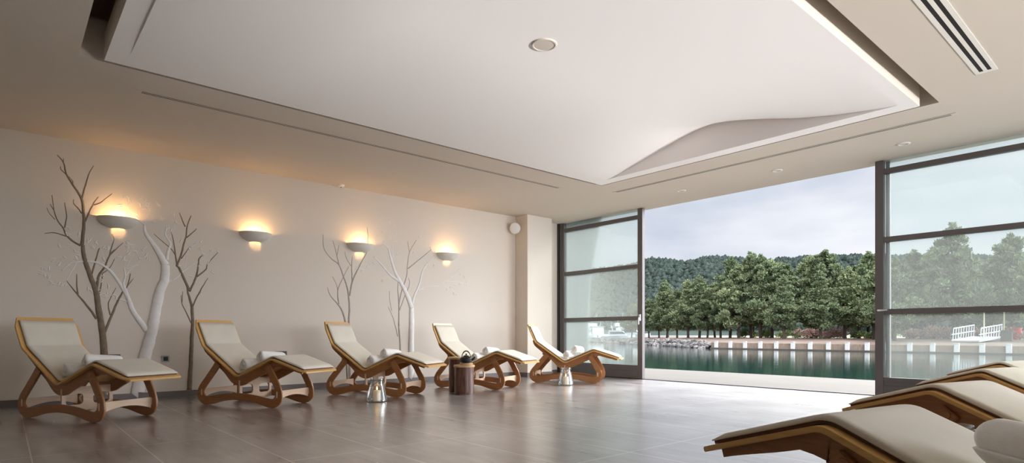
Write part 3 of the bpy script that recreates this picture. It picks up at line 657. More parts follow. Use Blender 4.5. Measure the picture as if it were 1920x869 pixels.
# ------------------------------------------------------------ painted plaster trees on the wall
RELIEFS = {
 'dark_left': [
  (0.0469,0.0197,[(0.95,0.07),(0.96,0.28),(0.97,0.53),(0.95,0.87),(0.91,1.17),(0.88,1.40),(0.82,1.59),(0.76,1.82),(0.75,1.95)]),
  (0.0197,0.0048,[(0.74,1.94),(0.76,2.16),(0.76,2.32),(0.74,2.51),(0.66,2.66),(0.59,2.79),(0.56,2.93),(0.50,3.01)]),
  (0.0099,0.0033,[(0.74,2.52),(0.78,2.70),(0.81,2.83),(0.86,2.95)]),
  (0.0049,0.0032,[(0.65,2.68),(0.65,2.72),(0.61,2.77)]),
  (0.0065,0.0032,[(0.59,2.79),(0.54,2.84),(0.53,2.88)]),
  (0.0048,0.0032,[(0.56,2.94),(0.56,2.98)]),
  (0.0082,0.0033,[(0.74,2.34),(0.70,2.40),(0.66,2.45),(0.66,2.50)]),
  (0.0115,0.0033,[(0.77,2.24),(0.80,2.32),(0.84,2.43),(0.88,2.52),(0.91,2.57)]),
  (0.0083,0.0034,[(0.86,2.46),(0.93,2.50),(1.05,2.63)]),
  (0.0131,0.0032,[(0.73,1.94),(0.66,1.98),(0.59,2.05),(0.56,2.13),(0.50,2.23),(0.47,2.34),(0.45,2.52)]),
  (0.0081,0.0032,[(0.57,2.14),(0.59,2.29),(0.57,2.45)]),
  (0.0081,0.0032,[(0.59,2.04),(0.47,2.07),(0.38,2.05)]),
  (0.0048,0.0032,[(0.47,2.34),(0.43,2.41)]),
  (0.0048,0.0032,[(0.48,2.23),(0.43,2.29),(0.40,2.36)]),
  (0.0150,0.0032,[(0.89,1.04),(0.80,1.19),(0.71,1.32),(0.64,1.42),(0.59,1.50)]),
  (0.0098,0.0033,[(0.70,1.34),(0.69,1.47),(0.69,1.59)]),
  (0.0166,0.0051,[(0.89,1.40),(0.91,1.57),(0.97,1.69),(1.03,1.86),(1.09,1.93)]),
  (0.0067,0.0034,[(1.02,1.84),(1.05,1.97),(1.07,2.06),(1.05,2.12)]),
  (0.0067,0.0034,[(1.03,1.85),(1.10,1.94),(1.17,2.02)]),
  (0.0099,0.0050,[(0.84,1.60),(0.88,1.77),(0.91,1.90),(0.92,1.93)]),
  (0.0100,0.0050,[(0.90,1.32),(0.93,1.42),(0.95,1.61)]),
  (0.0168,0.0052,[(0.97,0.87),(1.02,1.01),(1.10,1.24),(1.16,1.38),(1.21,1.46),(1.25,1.63)]),
  (0.0069,0.0034,[(1.21,1.46),(1.28,1.57)]),
  (0.0084,0.0034,[(1.03,1.09),(1.01,1.22),(1.03,1.29),(1.09,1.44)]),
  (0.0067,0.0034,[(0.95,1.61),(1.02,1.68),(1.08,1.81)]),
 ],
 'white_left': [
  (0.0830,0.0497,[(1.33,0.11),(1.36,0.34),(1.40,0.53),(1.46,0.78),(1.50,0.98),(1.53,1.17),(1.58,1.43),(1.63,1.56),(1.64,1.66),(1.64,1.77)]),
  (0.0497,0.0104,[(1.64,1.77),(1.58,1.90),(1.50,2.04),(1.42,2.16),(1.40,2.28)]),
  (0.0104,0.0034,[(1.40,2.28),(1.35,2.32),(1.28,2.41),(1.23,2.46),(1.19,2.60)]),
  (0.0384,0.0205,[(1.43,0.90),(1.35,1.02),(1.27,1.16),(1.21,1.35),(1.17,1.48)]),
  (0.0224,0.0065,[(1.26,1.22),(1.18,1.40),(1.10,1.55),(1.02,1.66),(0.93,1.73),(0.86,1.75),(0.76,1.75),(0.69,1.73),(0.62,1.71),(0.54,1.61)]),
  (0.0213,0.0053,[(1.66,1.84),(1.67,1.94),(1.70,2.06),(1.67,2.12),(1.64,2.20),(1.67,2.28)]),
  (0.0142,0.0037,[(1.66,1.54),(1.76,1.60),(1.84,1.69),(1.95,1.79),(2.04,1.84)]),
  (0.0171,0.0068,[(1.19,1.38),(1.17,1.49),(1.19,1.59),(1.18,1.71)]),
  (0.0068,0.0035,[(1.19,1.59),(1.26,1.70),(1.34,1.75)]),
  (0.0103,0.0034,[(1.22,1.26),(1.15,1.29),(1.09,1.30),(1.02,1.37)]),
  (0.0065,0.0032,[(0.69,1.73),(0.63,1.60),(0.59,1.51),(0.57,1.43)]),
  (0.0048,0.0032,[(0.54,1.61),(0.44,1.61),(0.34,1.55)]),
  (0.0042,0.0028,[(1.40,2.28),(1.42,2.35),(1.46,2.45),(1.43,2.54),(1.37,2.61)]),
  (0.0041,0.0027,[(1.20,1.68),(1.24,1.80),(1.29,1.90),(1.25,2.00),(1.21,2.02)]),
  (0.0041,0.0028,[(1.20,1.68),(1.31,1.75),(1.36,1.83),(1.43,1.87)]),
  (0.0043,0.0029,[(1.67,2.10),(1.74,2.27),(1.75,2.46)]),
  (0.0043,0.0029,[(1.87,1.71),(1.89,1.86),(1.92,1.99),(2.01,2.09)]),
  (0.0044,0.0030,[(1.95,1.79),(2.10,1.89),(2.16,1.97),(2.28,2.04)]),
  (0.0040,0.0026,[(0.86,1.75),(0.76,1.82),(0.68,1.84)]),
  (0.0040,0.0027,[(0.93,1.73),(0.97,1.77),(0.94,1.90),(0.89,1.94)]),
 ],
 'dark_slim': [
  (0.0327,0.0182,[(1.93,0.09),(1.94,0.31),(1.95,0.48),(1.96,0.81),(1.97,1.03),(1.96,1.23)]),
  (0.0182,0.0073,[(1.96,1.23),(1.93,1.35),(1.91,1.43),(1.90,1.50)]),
  (0.0182,0.0055,[(1.93,1.44),(1.87,1.59),(1.80,1.75),(1.78,1.78),(1.83,1.92),(1.86,2.07),(1.89,2.19),(1.90,2.31),(1.95,2.47)]),
  (0.0092,0.0037,[(2.05,1.41),(2.09,1.50),(2.16,1.63)]),
  (0.0091,0.0092,[(1.97,1.23),(2.01,1.33),(2.06,1.44)]),
  (0.0146,0.0055,[(1.93,1.43),(2.01,1.63),(2.04,1.80),(2.05,1.89),(2.09,1.94)]),
  (0.0110,0.0037,[(2.02,1.64),(2.13,1.74),(2.16,1.83),(2.29,2.00)]),
  (0.0108,0.0036,[(1.78,1.78),(1.76,1.91),(1.74,2.09),(1.71,2.22)]),
  (0.0091,0.0036,[(1.88,2.31),(1.84,2.40),(1.81,2.49)]),
  (0.0091,0.0037,[(1.89,2.16),(1.95,2.22),(2.02,2.30)]),
  (0.0072,0.0036,[(1.83,1.87),(1.89,1.97),(1.93,2.04)]),
  (0.0072,0.0035,[(1.76,1.91),(1.71,1.99),(1.61,2.08),(1.51,2.17)]),
  (0.0091,0.0036,[(1.95,1.00),(1.89,1.15),(1.84,1.26),(1.83,1.38)]),
  (0.0054,0.0036,[(1.84,1.28),(1.85,1.43)]),
 ],
 'grey_twin': [
  (0.0216,0.0172,[(4.24,-0.02),(4.21,0.54),(4.19,1.05)]),
  (0.0172,0.0042,[(4.19,1.05),(4.14,1.21),(4.06,1.33),(3.94,1.46),(3.89,1.59)]),
  (0.0217,0.0173,[(4.27,-0.02),(4.26,0.54),(4.25,1.05)]),
  (0.0173,0.0042,[(4.25,1.05),(4.26,1.25),(4.25,1.43),(4.22,1.61),(4.16,1.77),(4.08,1.96),(3.94,2.06),(3.83,2.21),(3.82,2.42)]),
  (0.0152,0.0044,[(4.26,1.47),(4.31,1.70),(4.38,1.86),(4.49,2.07),(4.57,2.22),(4.59,2.46),(4.57,2.62)]),
  (0.0109,0.0043,[(4.31,1.70),(4.30,1.93),(4.31,2.12)]),
  (0.0065,0.0043,[(4.30,1.95),(4.21,2.07),(4.18,2.18)]),
  (0.0086,0.0042,[(4.08,1.96),(4.04,2.13),(3.98,2.34)]),
  (0.0051,0.0043,[(4.05,2.11),(4.08,2.28)]),
  (0.0107,0.0043,[(4.08,1.33),(4.06,1.54),(4.13,1.72),(4.25,1.95)]),
  (0.0064,0.0042,[(4.06,1.54),(4.04,1.64),(3.97,1.77)]),
 ],
 'white_right': [
  (0.0654,0.0467,[(5.42,-0.16),(5.41,0.54),(5.42,1.00),(5.42,1.32)]),
  (0.0467,0.0136,[(5.42,1.32),(5.33,1.53),(5.21,1.74),(5.11,1.89),(5.03,2.09),(4.97,2.31)]),
  (0.0113,0.0045,[(4.97,2.31),(4.86,2.39)]),
  (0.0230,0.0089,[(5.18,1.76),(5.00,1.86),(4.86,2.00),(4.69,2.15)]),
  (0.0234,0.0095,[(5.44,1.37),(5.47,1.51),(5.58,1.73),(5.64,1.95),(5.74,2.12)]),
  (0.0094,0.0050,[(5.55,1.62),(5.74,1.69),(6.00,1.74),(6.17,1.82),(6.66,1.80)]),
  (0.0059,0.0050,[(6.14,1.79),(6.31,1.93),(6.45,1.98)]),
  (0.0057,0.0048,[(5.74,2.12),(5.89,2.25),(5.82,2.40)]),
  (0.0065,0.0045,[(4.38,1.96),(4.51,1.91),(4.60,1.96),(4.71,2.04)]),
  (0.0055,0.0045,[(5.03,2.09),(5.05,2.31),(4.99,2.59)]),
  (0.0054,0.0045,[(4.86,2.39),(4.86,2.57),(4.80,2.64)]),
  (0.0059,0.0050,[(6.17,1.76),(6.27,1.68),(6.38,1.59)]),
 ],
 'grey_slim': [
  (0.0184,0.0138,[(5.20,-0.14),(5.20,0.55),(5.17,0.99)]),
  (0.0138,0.0046,[(5.17,0.99),(5.17,1.36),(5.15,1.65),(5.17,1.84)]),
  (0.0092,0.0047,[(5.18,1.26),(5.27,1.47),(5.38,1.72),(5.36,1.83)]),
  (0.0115,0.0047,[(5.17,1.36),(5.22,1.58),(5.32,1.85),(5.34,2.06),(5.38,2.28),(5.52,2.51)]),
  (0.0093,0.0048,[(5.35,1.99),(5.49,2.10),(5.68,2.25),(5.84,2.38)]),
  (0.0047,0.0046,[(5.38,2.28),(5.34,2.47)]),
  (0.0092,0.0045,[(5.15,0.81),(5.06,1.12),(4.96,1.32)]),
  (0.0055,0.0045,[(5.03,1.25),(4.99,1.46),(4.99,1.59)]),
 ],
}
RELIEF_LEAVES = {
 'white_left': [(0.46,1.73),(0.57,1.78),(0.51,1.68),(0.37,1.63),(0.34,1.57),(0.38,1.55),(0.43,1.61),(0.41,1.54),(0.44,1.48),(0.43,1.44),(0.52,1.44),(0.56,1.46),(0.54,1.44),(0.88,1.52),(0.94,1.51),(0.89,1.38),(0.91,1.37),(0.97,1.32),(0.80,1.41),(0.83,1.39),(0.69,1.85),(0.68,1.77),(0.72,1.80),(0.97,1.77),(1.01,1.44),(1.12,1.84),(1.18,1.81),(0.98,1.35),(1.08,1.34),(0.94,1.58),(0.82,2.02),(0.88,2.00),(0.71,2.08),(0.62,2.13),(0.61,2.07),(0.64,1.91),(0.52,1.91),(0.84,1.93),(0.96,1.94),(1.01,1.93),(1.21,2.03),(1.22,1.98),(1.13,2.50),(1.18,2.62),(1.25,2.56),(1.19,2.61),(1.25,2.56),(1.37,2.61),(1.42,2.59),(1.35,2.55),(1.44,2.53),(1.40,2.49),(1.46,2.49),(1.31,2.41),(1.50,2.33),(1.61,2.37),(1.74,2.46),(1.76,2.36),(1.55,2.57),(1.21,2.03),(1.21,1.97),(1.26,2.00),(1.35,1.96),(1.21,1.91),(1.17,1.81),(1.13,1.84),(1.38,1.95),(1.30,1.92),(1.41,1.87),(1.36,1.83),(1.43,1.84),(1.67,2.27),(1.71,2.25),(2.07,2.11),(2.06,2.02),(2.01,2.10),(1.93,2.01),(2.21,2.02),(2.28,2.04),(2.10,1.96),(2.16,1.83),(2.21,1.73),(2.05,1.79),(1.95,1.64),(1.80,1.77),(1.83,2.12)],
 'white_right': [(4.80,2.64),(4.99,2.77),(4.86,2.57),(4.99,2.59),(5.08,2.70),(5.09,2.57),(4.77,2.51),(5.05,2.46),(4.89,2.44),(6.45,1.98),(6.43,2.05),(6.55,1.93),(6.59,1.79),(6.17,1.68),(6.31,1.60),(6.38,1.58),(6.24,1.71),(6.34,1.77),(6.46,1.78),(6.62,1.83),(5.89,2.11),(5.82,2.40),(5.64,1.65),(4.86,1.76),(5.47,2.30),(5.12,2.21),(5.58,2.57),(4.74,2.40),(4.83,2.34),(5.12,2.42),(4.39,1.92),(4.47,1.89),(4.58,1.96),(4.69,2.04),(4.54,1.99)],
}

RL = {'dark_left': ('relief_dark', 'tall dark brown branching tree relief on the wall behind the leftmost lounger'),
 'white_left': ('relief_white', 'thick white tree relief with pale leaves between the first two loungers'),
 'dark_slim': ('relief_dark', 'slim brown tree relief left of the second lounger, right of the thick white tree'),
 'grey_twin': ('relief_grey', 'thin grey brown twin-stemmed tree relief rising behind the middle lounger'),
 'white_right': ('relief_white', 'white tree relief between the third and fourth loungers'),
 'grey_slim': ('relief_grey', 'faint thin grey sapling relief just left of the right white tree')}
rd = random.Random(4)
for key, bs in RELIEFS.items():
    mk, lab = RL[key]
    root = empty('wall_tree_relief', (WX, bs[0][2][0][0], 0.09), 0, lab, 'wall relief', 'painted tree reliefs on the left wall')
    oy = bs[0][2][0][0]
    for bi, (r0, r1, P_) in enumerate(bs):
        if bi == 0 and P_[0][1] > .09: P_ = [(P_[0][0], .09)]+list(P_)
        pts = catmull([(0, y-oy, z-.09) for y, z in P_], 5)
        n = len(pts); pts = [Vector((0, p.y+.004*noise.noise(p*14)*(1 if i else 0), max(0, p.z))) for i, p in enumerate(pts)]
        rs = [(r0*(1-i/(n-1))+r1*i/(n-1))*(1+.10*noise.noise(Vector((bi, i*.6, 2)))) for i in range(n)]
        off = 0.0 if bi == 0 else .002
        pts = [p+Vector((.0, 0, 0)) for p in pts]
        m_ = MB().tube(pts, rs, 8, flat=Vector((1, 0, 0)))
        m_.build('trunk' if bi == 0 else 'branch', M[mk], root, smooth='all')
    if key in RELIEF_LEAVES:
        lf = MB()
        for (y, z) in RELIEF_LEAVES[key]:
            for q in range(2):
                a = rd.uniform(0, PI); yy = y-oy+rd.uniform(-.025, .025)*q; zz = z-.09+rd.uniform(-.03, .03)*q; L_ = rd.uniform(.026, .042); w = L_*.30
                d = Vector((0, math.cos(a), math.sin(a))); e_ = Vector((0, -math.sin(a), math.cos(a))); c0 = Vector((.0, yy, zz))
                pp = [c0-d*L_, c0-d*L_*.3+e_*w, c0+d*L_*.4+e_*w*.8, c0+d*L_, c0+d*L_*.4-e_*w*.8, c0-d*L_*.3-e_*w]
                vs = [p+Vector((.0005, 0, 0)) for p in pp]+[c0+Vector((.008, 0, 0))-d*L_*.3, c0+Vector((.007, 0, 0))+d*L_*.4]
                lf.add(vs, [(0,1,6), (1,2,7,6), (2,3,7), (3,4,7), (4,5,6,7), (5,0,6), (5,4,3,2,1,0)])
        lf.build('leaves', M['relief_leaf'], root)

# ------------------------------------------------------------ wall and ceiling fittings
def outlet(y, z, n, lab):
    o_ = empty('power_outlet', (WX, y, z), 0, lab, 'outlet', 'power outlets low on the left wall')
    MB().box(0, .010, -.045*n, .045*n, -.043, .043).build('cover_plate', M['frame'] if n > 1 else M['alu'], o_, bevel=.003)
    for k in range(n):
        yy = (k-(n-1)/2)*.085
        MB().box(.0095, .013, yy-.028, yy+.028, -.028, .028).build('socket', M['black'], o_, bevel=.002)
outlet(1.645, .52, 1, 'black power outlet in pale frame right of the leftmost lounger')
outlet(1.05, .55, 2, 'dark double power outlet just right of the dark tree trunk')
outlet(3.16, .55, 2, 'dark double power outlet above the second lounger foot end')
# ceiling slot diffusers
def slot(name_lab, x0, x1, y0, y1, nsl, along_y=True):
    o_ = empty('slot_diffuser', ((x0+x1)/2, (y0+y1)/2, H), 0, name_lab, 'air vent', 'slot air diffusers in the ceiling')
    cx_, cy_ = (x0+x1)/2, (y0+y1)/2
    fr = MB(); W_ = (x1-x0) if along_y else (y1-y0); L_ = (y1-y0) if along_y else (x1-x0)
    def bx(mb, a, b_, c0, c1, z0, z1):      # a..b across, c0..c1 along
        mb.box(*((a, b_, c0, c1) if along_y else (c0, c1, a, b_)), z0, z1)
    e_ = W_*(.22 if nsl == 2 and W_ > .1 else .20); sw = (W_-2*e_)/(2*nsl-1)
    bx(fr, -W_/2, -W_/2+e_, -L_/2, L_/2, -.0045, -.001); bx(fr, W_/2-e_, W_/2, -L_/2, L_/2, -.0045, -.001)
    bx(fr, -W_/2+e_, W_/2-e_, -L_/2, -L_/2+.05, -.0045, -.001); bx(fr, -W_/2+e_, W_/2-e_, L_/2-.05, L_/2, -.0045, -.001)
    fr.build('frame', M['cream' if W_ > .1 else 'vent'], o_)
    for k in range(nsl-1):
        s_ = -W_/2+e_+sw*(2*k+1); v_ = MB(); bx(v_, s_, s_+sw, -L_/2+.05, L_/2-.05, -.0042, -.001); v_.build('vane', M['cream' if W_ > .1 else 'vent'], o_)
    d_ = MB(); bx(d_, -W_/2+e_, W_/2-e_, -L_/2+.05, L_/2-.05, -.0038, -.0005); d_.build('dark_opening', M['slot'], o_)
slot('long narrow slot diffuser parallel to the left wall', -6.765, -6.685, .98, 6.86, 2)
slot('long narrow slot diffuser parallel to the window wall', -6.34, -1.66, 7.70, 7.78, 2, False)
slot('wide double slot diffuser at the top right of the ceiling', -1.30, -1.14, 2.2, 6.72, 2)
for x, lab in ((-2.36, 'rightmost round recessed downlight near the right window'), (-3.94, 'middle round recessed downlight over the open window'), (-5.53, 'leftmost round recessed downlight near the left window panel')):
    o_ = empty('downlight', (x, 8.48, H), 0, lab, 'ceiling light', 'recessed downlights by the window')
    MB().lathe([(.050,-.002),(.052,-.009),(.070,-.008),(.075,-.004),(.075,-.001),(.050,-.001)], 32, closed=True).build('trim_ring', M['cream'], o_, smooth=True)
    MB().lathe([(0,-.004),(.050,-.004),(.050,-.001),(0,-.001)], 24).build('lens', M['vent'], o_)
o_ = empty('ceiling_speaker', (-3.42, 3.30, 3.186), 0, 'round white flush speaker in the middle of the ceiling panel', 'speaker')
MB().lathe([(.084,-.008),(.088,-.012),(.098,-.011),(.104,-.005),(.104,.0),(.084,.0)], 48, closed=True).build('bezel', M['vent'], o_, smooth=True)
MB().lathe([(0,-.010),(.05,-.010),(.084,-.008),(.084,-.0),(0,-.0)], 40).build('grille', M['vent'], o_, smooth=True)
o_ = empty('smoke_detector', (-8.86, 4.07, H), 0, 'small white detector on the ceiling edge above the middle lounger', 'detector')
MB().lathe([(.0,-.034),(.025,-.034),(.045,-.024),(.055,-.012),(.055,0),(0,0)], 28).build('housing', M['white'], o_, smooth=True)
MB().lathe([(0,-.040),(.012,-.039),(.014,-.030),(0,-.030)], 14).build('sensor_tip', M['black'], o_, smooth=True)
o_ = empty('corner_speaker', (-8.84, 7.72, 2.96), 0, 'round cream speaker mounted high in the corner by the pillar', 'speaker')
rt = Matrix.Rotation(math.radians(-35), 4, 'Z') @ Matrix.Rotation(math.radians(68), 4, 'Y').inverted()
rt = Matrix.Rotation(math.radians(-38), 4, 'Z') @ Matrix.Rotation(math.radians(102), 4, 'Y')
MB().lathe([(0,-.07),(.05,-.068),(.082,-.05),(.10,-.015),(.108,.03),(.108,.045),(.098,.05)], 32).xf(rt).build('housing', M['cream'], o_, smooth=True)
MB().lathe([(0,.062),(.05,.060),(.085,.054),(.097,.049),(.097,.044),(0,.044)], 32).xf(rt).build('grille', M['white'], o_, smooth=True)
MB().box(-.12, -.105, -.02, .06, -.03, .03).tube([(-.11,.02,0),(-.03,.01,0)], .014, 10).build('bracket', M['cream'], o_)

# ------------------------------------------------------------ outside: quay, water, far bank
WZ = -.6
struct(MB().box(-60, 30, 9.24, 12.55, -1.6, -.03).build('quay', M['concrete'], bevel=.01))
struct(MB().add([(-400,12.4,WZ),(300,12.4,WZ),(300,400,WZ),(-400,400,WZ)], [(0,1,2,3)]).build('harbour_water', M['water']))
def shore_strip(P_, d, prof, name, m, jit=.0):
    mb = MB(); n = len(P_); vs = []
    for (s_, z) in prof:
        for i, p in enumerate(P_): vs.append((p[0]+d[0]*s_, p[1]+d[1]*s_, z+jit*noise.noise(Vector((p[0]*.2, p[1]*.2, s_)))*min(1, s_/6)))
    mb.add(vs, [(j*n+i, j*n+i+1, (j+1)*n+i+1, (j+1)*n+i) for j in range(len(prof)-1) for i in range(n-1)])
    return mb.build(name, m, smooth='all')
def lerp_pts(P_, step):
    out = []
    for a, b_ in zip(P_, P_[1:]):
        n = max(1, int(math.dist(a, b_)/step))
        out += [(a[0]+(b_[0]-a[0])*k/n, a[1]+(b_[1]-a[1])*k/n) for k in range(n)]
    return out+[P_[-1]]
SHORE = lerp_pts([(30,54), (-31.3,54), (-49,66), (-64,76.5)], 2.5)
struct(shore_strip(SHORE, (.1,.995), [(.25,-1.2), (.3,.0), (1,.04), (4,.2), (9,.36), (16,.38)], 'bank_ground', M['earth'], .12))
struct(shore_strip(SHORE, (.1,.995), [(15.9,.38), (24,.42), (60,.5), (160,1.5)], 'meadow_ground', M['drygrass'], .2))
struct(shore_strip(lerp_pts([(-64,76.5),(-80,85),(-140,104)], 2.5), (-.3,.95), [(0,-1.2), (.5,-.1), (2.5,.1), (4,.0), (5,-1.2)], 'breakwater_ground', M['earth'], .2))
# stone quay wall with white posts
qw = MB().box(-31.6, 20, 53.7, 54.3, -1.4, .0); struct(qw.build('quay_wall', M['stone']))
struct(MB().box(-31.6, 20, 53.45, 53.7, -1.4, WZ+.10).build('quay_ledge', M['concrete']))
P0 = MB().box(-.16, .16, -.12, .12, -.5, .12).box(-.18, .18, -.14, .14, .12, .16).mesh('white_post', M['post'], bevel=.02)
for k in range(18):
    o_ = bpy.data.objects.new('white_post', P0); COL.objects.link(o_); o_.location = (-31+1.5*k, 53.6, 0)
    if k < 10: lb = 'square white post on the far quay wall, seen through the open window'
    else: lb = 'square white post on the far quay wall, seen through the right window glass'
    tag(o_, lb, 'post', 'posts in the open window' if k < 10 else 'posts behind the right glass')
# rock armour along the left shore
rb = MB(); rd = random.Random(7); ico = bmesh.new(); bmesh.ops.create_icosphere(ico, subdivisions=1, radius=1)
IV = [v.co.copy() for v in ico.verts]; IF = [tuple(v.index for v in f.verts) for f in ico.faces]; ico.free()
line = lerp_pts([(-32.4,54.4), (-49,66), (-64,76.5), (-80,85), (-110,95)], .42)
for p in line:
    for q in range(4):
        s_ = rd.uniform(0, 1); r_ = rd.uniform(.18, .42); c0 = Vector((p[0]+rd.uniform(-.3,.3)+.0, p[1]-.9+s_*1.7, WZ-.05+s_*.72))
        rt = Matrix.Rotation(rd.uniform(0, 6), 3, 'Z') @ Matrix.Rotation(rd.uniform(0, 6), 3, 'X')
        sc_ = Vector((r_*rd.uniform(.8, 1.4), r_*rd.uniform(.7, 1.1), r_*rd.uniform(.6, .9)))
        rb.add([c0+rt @ Vector((v.x*sc_.x, v.y*sc_.y, v.z*sc_.z))*(1+.15*noise.noise(v*2+c0)) for v in IV], IF)
tag(rb.build('shore_rocks', M['rock'], merge=False, recalc=False), 'rough grey boulders heaped along the far left waterline', 'rocks', kind='stuff')

# ------------------------------------------------------------ pines
def tuft(mb, c0, r_, n, rd, s0, s1):
    for _ in range(n):
        while True:
            d = Vector((rd.uniform(-1,1), rd.uniform(-1,1), rd.uniform(-1,1)))
            if .02 < d.length < 1: break
        d2 = d.normalized(); p = c0+Vector((d.x*r_, d.y*r_, d.z*r_*.7))
        up = (d2*.6+Vector((rd.uniform(-.6,.6), rd.uniform(-.6,.6), rd.uniform(.1,1)))).normalized(); L_ = rd.uniform(s0, s1)
        sd_ = up.cross(Vector((rd.uniform(-1,1), rd.uniform(-1,1), rd.uniform(-1,1)))).normalized()*L_*rd.uniform(.16, .28)
        mb.add([p-sd_, p+sd_, p+up*L_+sd_*.5, p+up*L_-sd_*.5], [(0,1,2,3)])
def pine_meshes(seed, hh, spread, pointy):
    rd = random.Random(seed); cr_ = MB(); tk = MB()
    lean = rd.uniform(-.5, .5); tp_ = [(lean*(k/6)**1.5*.7+rd.uniform(-.06,.06), rd.uniform(-.1,.1), hh*.93*k/6-.3*(k == 0)) for k in range(7)]
    tk.tube(catmull(tp_, 3), [.17*(1-i/20) for i in range(19)], 8)
    def tx(z): u = max(0, min(1, z/(hh*.93))); return lean*u**1.5*.7
    nb = 46
    for k in range(nb):
        u = (k+.5)/nb; z = hh*(.20+.74*u); 
        env = spread*min(1, .35+u*3.2)*((1-u)*1.05+.06)**(.62 if not pointy else .95)*1.15
        a = k*2.4+rd.uniform(-.5,.5); rr_ = env*rd.uniform(.35, 1.0)
        c0 = Vector((tx(z)+rr_*math.cos(a), rr_*math.sin(a), z+rd.uniform(-.15,.15)))
        if u < .85: tk.tube([(tx(z-.5), 0, z-.6), (tx(z)+rr_*.5*math.cos(a), rr_*.5*math.sin(a), z-.28), tuple(c0)], [.05,.035,.012], 5)
        br_ = rd.uniform(.42, .75)*(1.12-.62*u)
        tuft(cr_, c0, br_, 270, rd, .12, .28)
        for q in range(3):
            c2 = c0+Vector((rd.uniform(-1,1), rd.uniform(-1,1), rd.uniform(-.35,.5)))*br_*1.15; tuft(cr_, c2, br_*.5, 65, rd, .12, .26)
    for q in range(5): tuft(cr_, Vector((tx(hh*.93)+rd.uniform(-.1,.1), rd.uniform(-.1,.1), hh*(.88+.025*q))), .26-.035*q, 60, rd, .14, .26)
    return tk.mesh('trunk', M['bark'], smooth='all', merge=False), cr_
PV = []
for sd_, hh, spr, pt in ((11, 8.0, 2.0, 0), (23, 8.0, 1.55, 1), (35, 8.0, 2.3, 0), (47, 8.0, 1.75, 1), (59, 8.0, 1.9, 0)):
    tkm, cm = pine_meshes(sd_, hh, spr, pt)
    PV.append((tkm, cm.mesh('crown', M['needles'], merge=False, recalc=False), None))
for (tkm, cme, _) in list(PV[:5]):
    c2 = cme.copy(); c2.materials[0] = M['needles_light']; PV.append((tkm, c2, None))
TREES = [(-53.2,73.0,6.2),(-53.4,75.9,7.0),(-50.2,73.4,8.8),(-48.2,72.7,7.2),(-46.0,72.2,8.4),(-43.8,71.6,8.9),(-42.1,70.6,6.8),(-43.6,75.0,8.0),(-39.9,70.1,7.2),(-39.0,71.0,10.8),(-36.3,68.0,9.1),(-35.4,69.2,10.9),(-33.6,68.2,10.3),(-32.7,69.2,9.7),(-30.9,68.2,9.0),(-27.9,61.6,6.9),(-28.8,70.6,9.9),(-27.0,69.7,10.3),(-24.6,62.4,7.2),(-23.2,64.9,7.7),(-23.0,68.2,8.2),(-23.1,71.1,9.8),
 (-20.1,63.4,7.6),(-17.3,60.0,7.6),(-18.7,70.1,9.4),(-16.8,69.3,9.4),(-13.8,63.7,10.7),(-14.6,73.4,8.6),(-12.2,71.5,8.3),(-10.6,68.0,9.8),(-7.6,62.5,7.4),
 (-57.5,76.5,6.4),(-61,79,6.0),(-56,82,7.4),(-37.5,74.0,8.5),(-30.5,76.0,9.0),(-25.3,75.0,8.8),(-20.5,76.0,9.0)]
SIDES = ['young', 'slender', 'broad', 'leaning', 'dense']
for i, (x, y, z) in enumerate(TREES):
    v_ = (i*3+(i//4)) % 5+(5 if i % 3 == 1 else 0)
    o_ = empty('pine_tree', (x, y, .3), i*1.7)
    px_ = 960+1105*(x*.654+y*.7565)/(-.7565*x+.654*y); hgt = z-.3
    where = 'behind the left window glass' if px_ < 1208 else ('behind the right window glass' if px_ > 1650 else 'in the open window view')
    if i == 26: lab = 'tallest bushy pine behind the right window glass, crossing the upper rail'
    elif i == 9: lab = 'tall pine in the left part of the open view, rising over the hill line'
    elif i == 11: lab = 'twin-topped tall pine left of centre in the open view'
    elif i == 17: lab = 'tallest pine in the right half of the open view'
    elif i == 15: lab = 'pine with dark curved bare trunk in the middle of the open view'
    elif i == 23: lab = 'low leaning pine nearest the meeting post behind the right glass'
    else: lab = 'dark green shoreline pine in the grove across the water, '+where
    tag(o_, lab, 'tree', 'shoreline pines '+where)
    s_ = hgt/8.0
    for nm, me in (('trunk', PV[v_][0]), ('crown', PV[v_][1])):
        c_ = bpy.data.objects.new(nm, me); COL.objects.link(c_); c_.parent = o_
    o_.scale = (min(1.15, s_*1.12), min(1.15, s_*1.12), s_)
# shrubs under the pines
def bush_mesh(seed, m):
    rd = random.Random(seed); b_ = MB()
    for k in range(9):
        tuft(b_, Vector((rd.uniform(-.9,.9), rd.uniform(-.5,.5), rd.uniform(.3,.75))), .45, 150, rd, .10, .2)
    return b_.mesh('shrub', m, merge=False, recalc=False)
BM = [bush_mesh(1, M['pinkfl']), bush_mesh(2, M['bush']), bush_mesh(3, M['pinkfl'])]
rd = random.Random(3)
BU = [(-29.6,66,1),(-27.5,66,0),(-26.4,66.5,0),(-25.2,66,2),(-24.2,66.4,0),(-22.6,67,1),(-20.8,67,1),(-19.9,67,1),(-17.4,65,0),(-16.4,65.5,2),(-15.6,65,0),(-14.7,65.5,2),(-13.8,66,0),(-12.6,66,2),(-10.8,65,0),(-9.7,65,2),(-34,70,1),(-38,73,1)]
for i, (x, y, k) in enumerate(BU):
    o_ = bpy.data.objects.new('flowering_shrub' if k != 1 else 'green_shrub', BM[k]); COL.objects.link(o_); o_.location = (x, y, .3); o_.rotation_euler.z = i*1.1; o_.scale = (1.1, 1, rd.uniform(.9, 1.25))
    w = 'behind the right window glass' if i in (8,9,10,11,12,13,14,15) else 'in the open window view'
    tag(o_, ('pink flowering shrub' if k != 1 else 'yellow green low shrub')+' under the far pines, '+w, 'shrub', ('pink' if k != 1 else 'green')+' shrubs '+w)

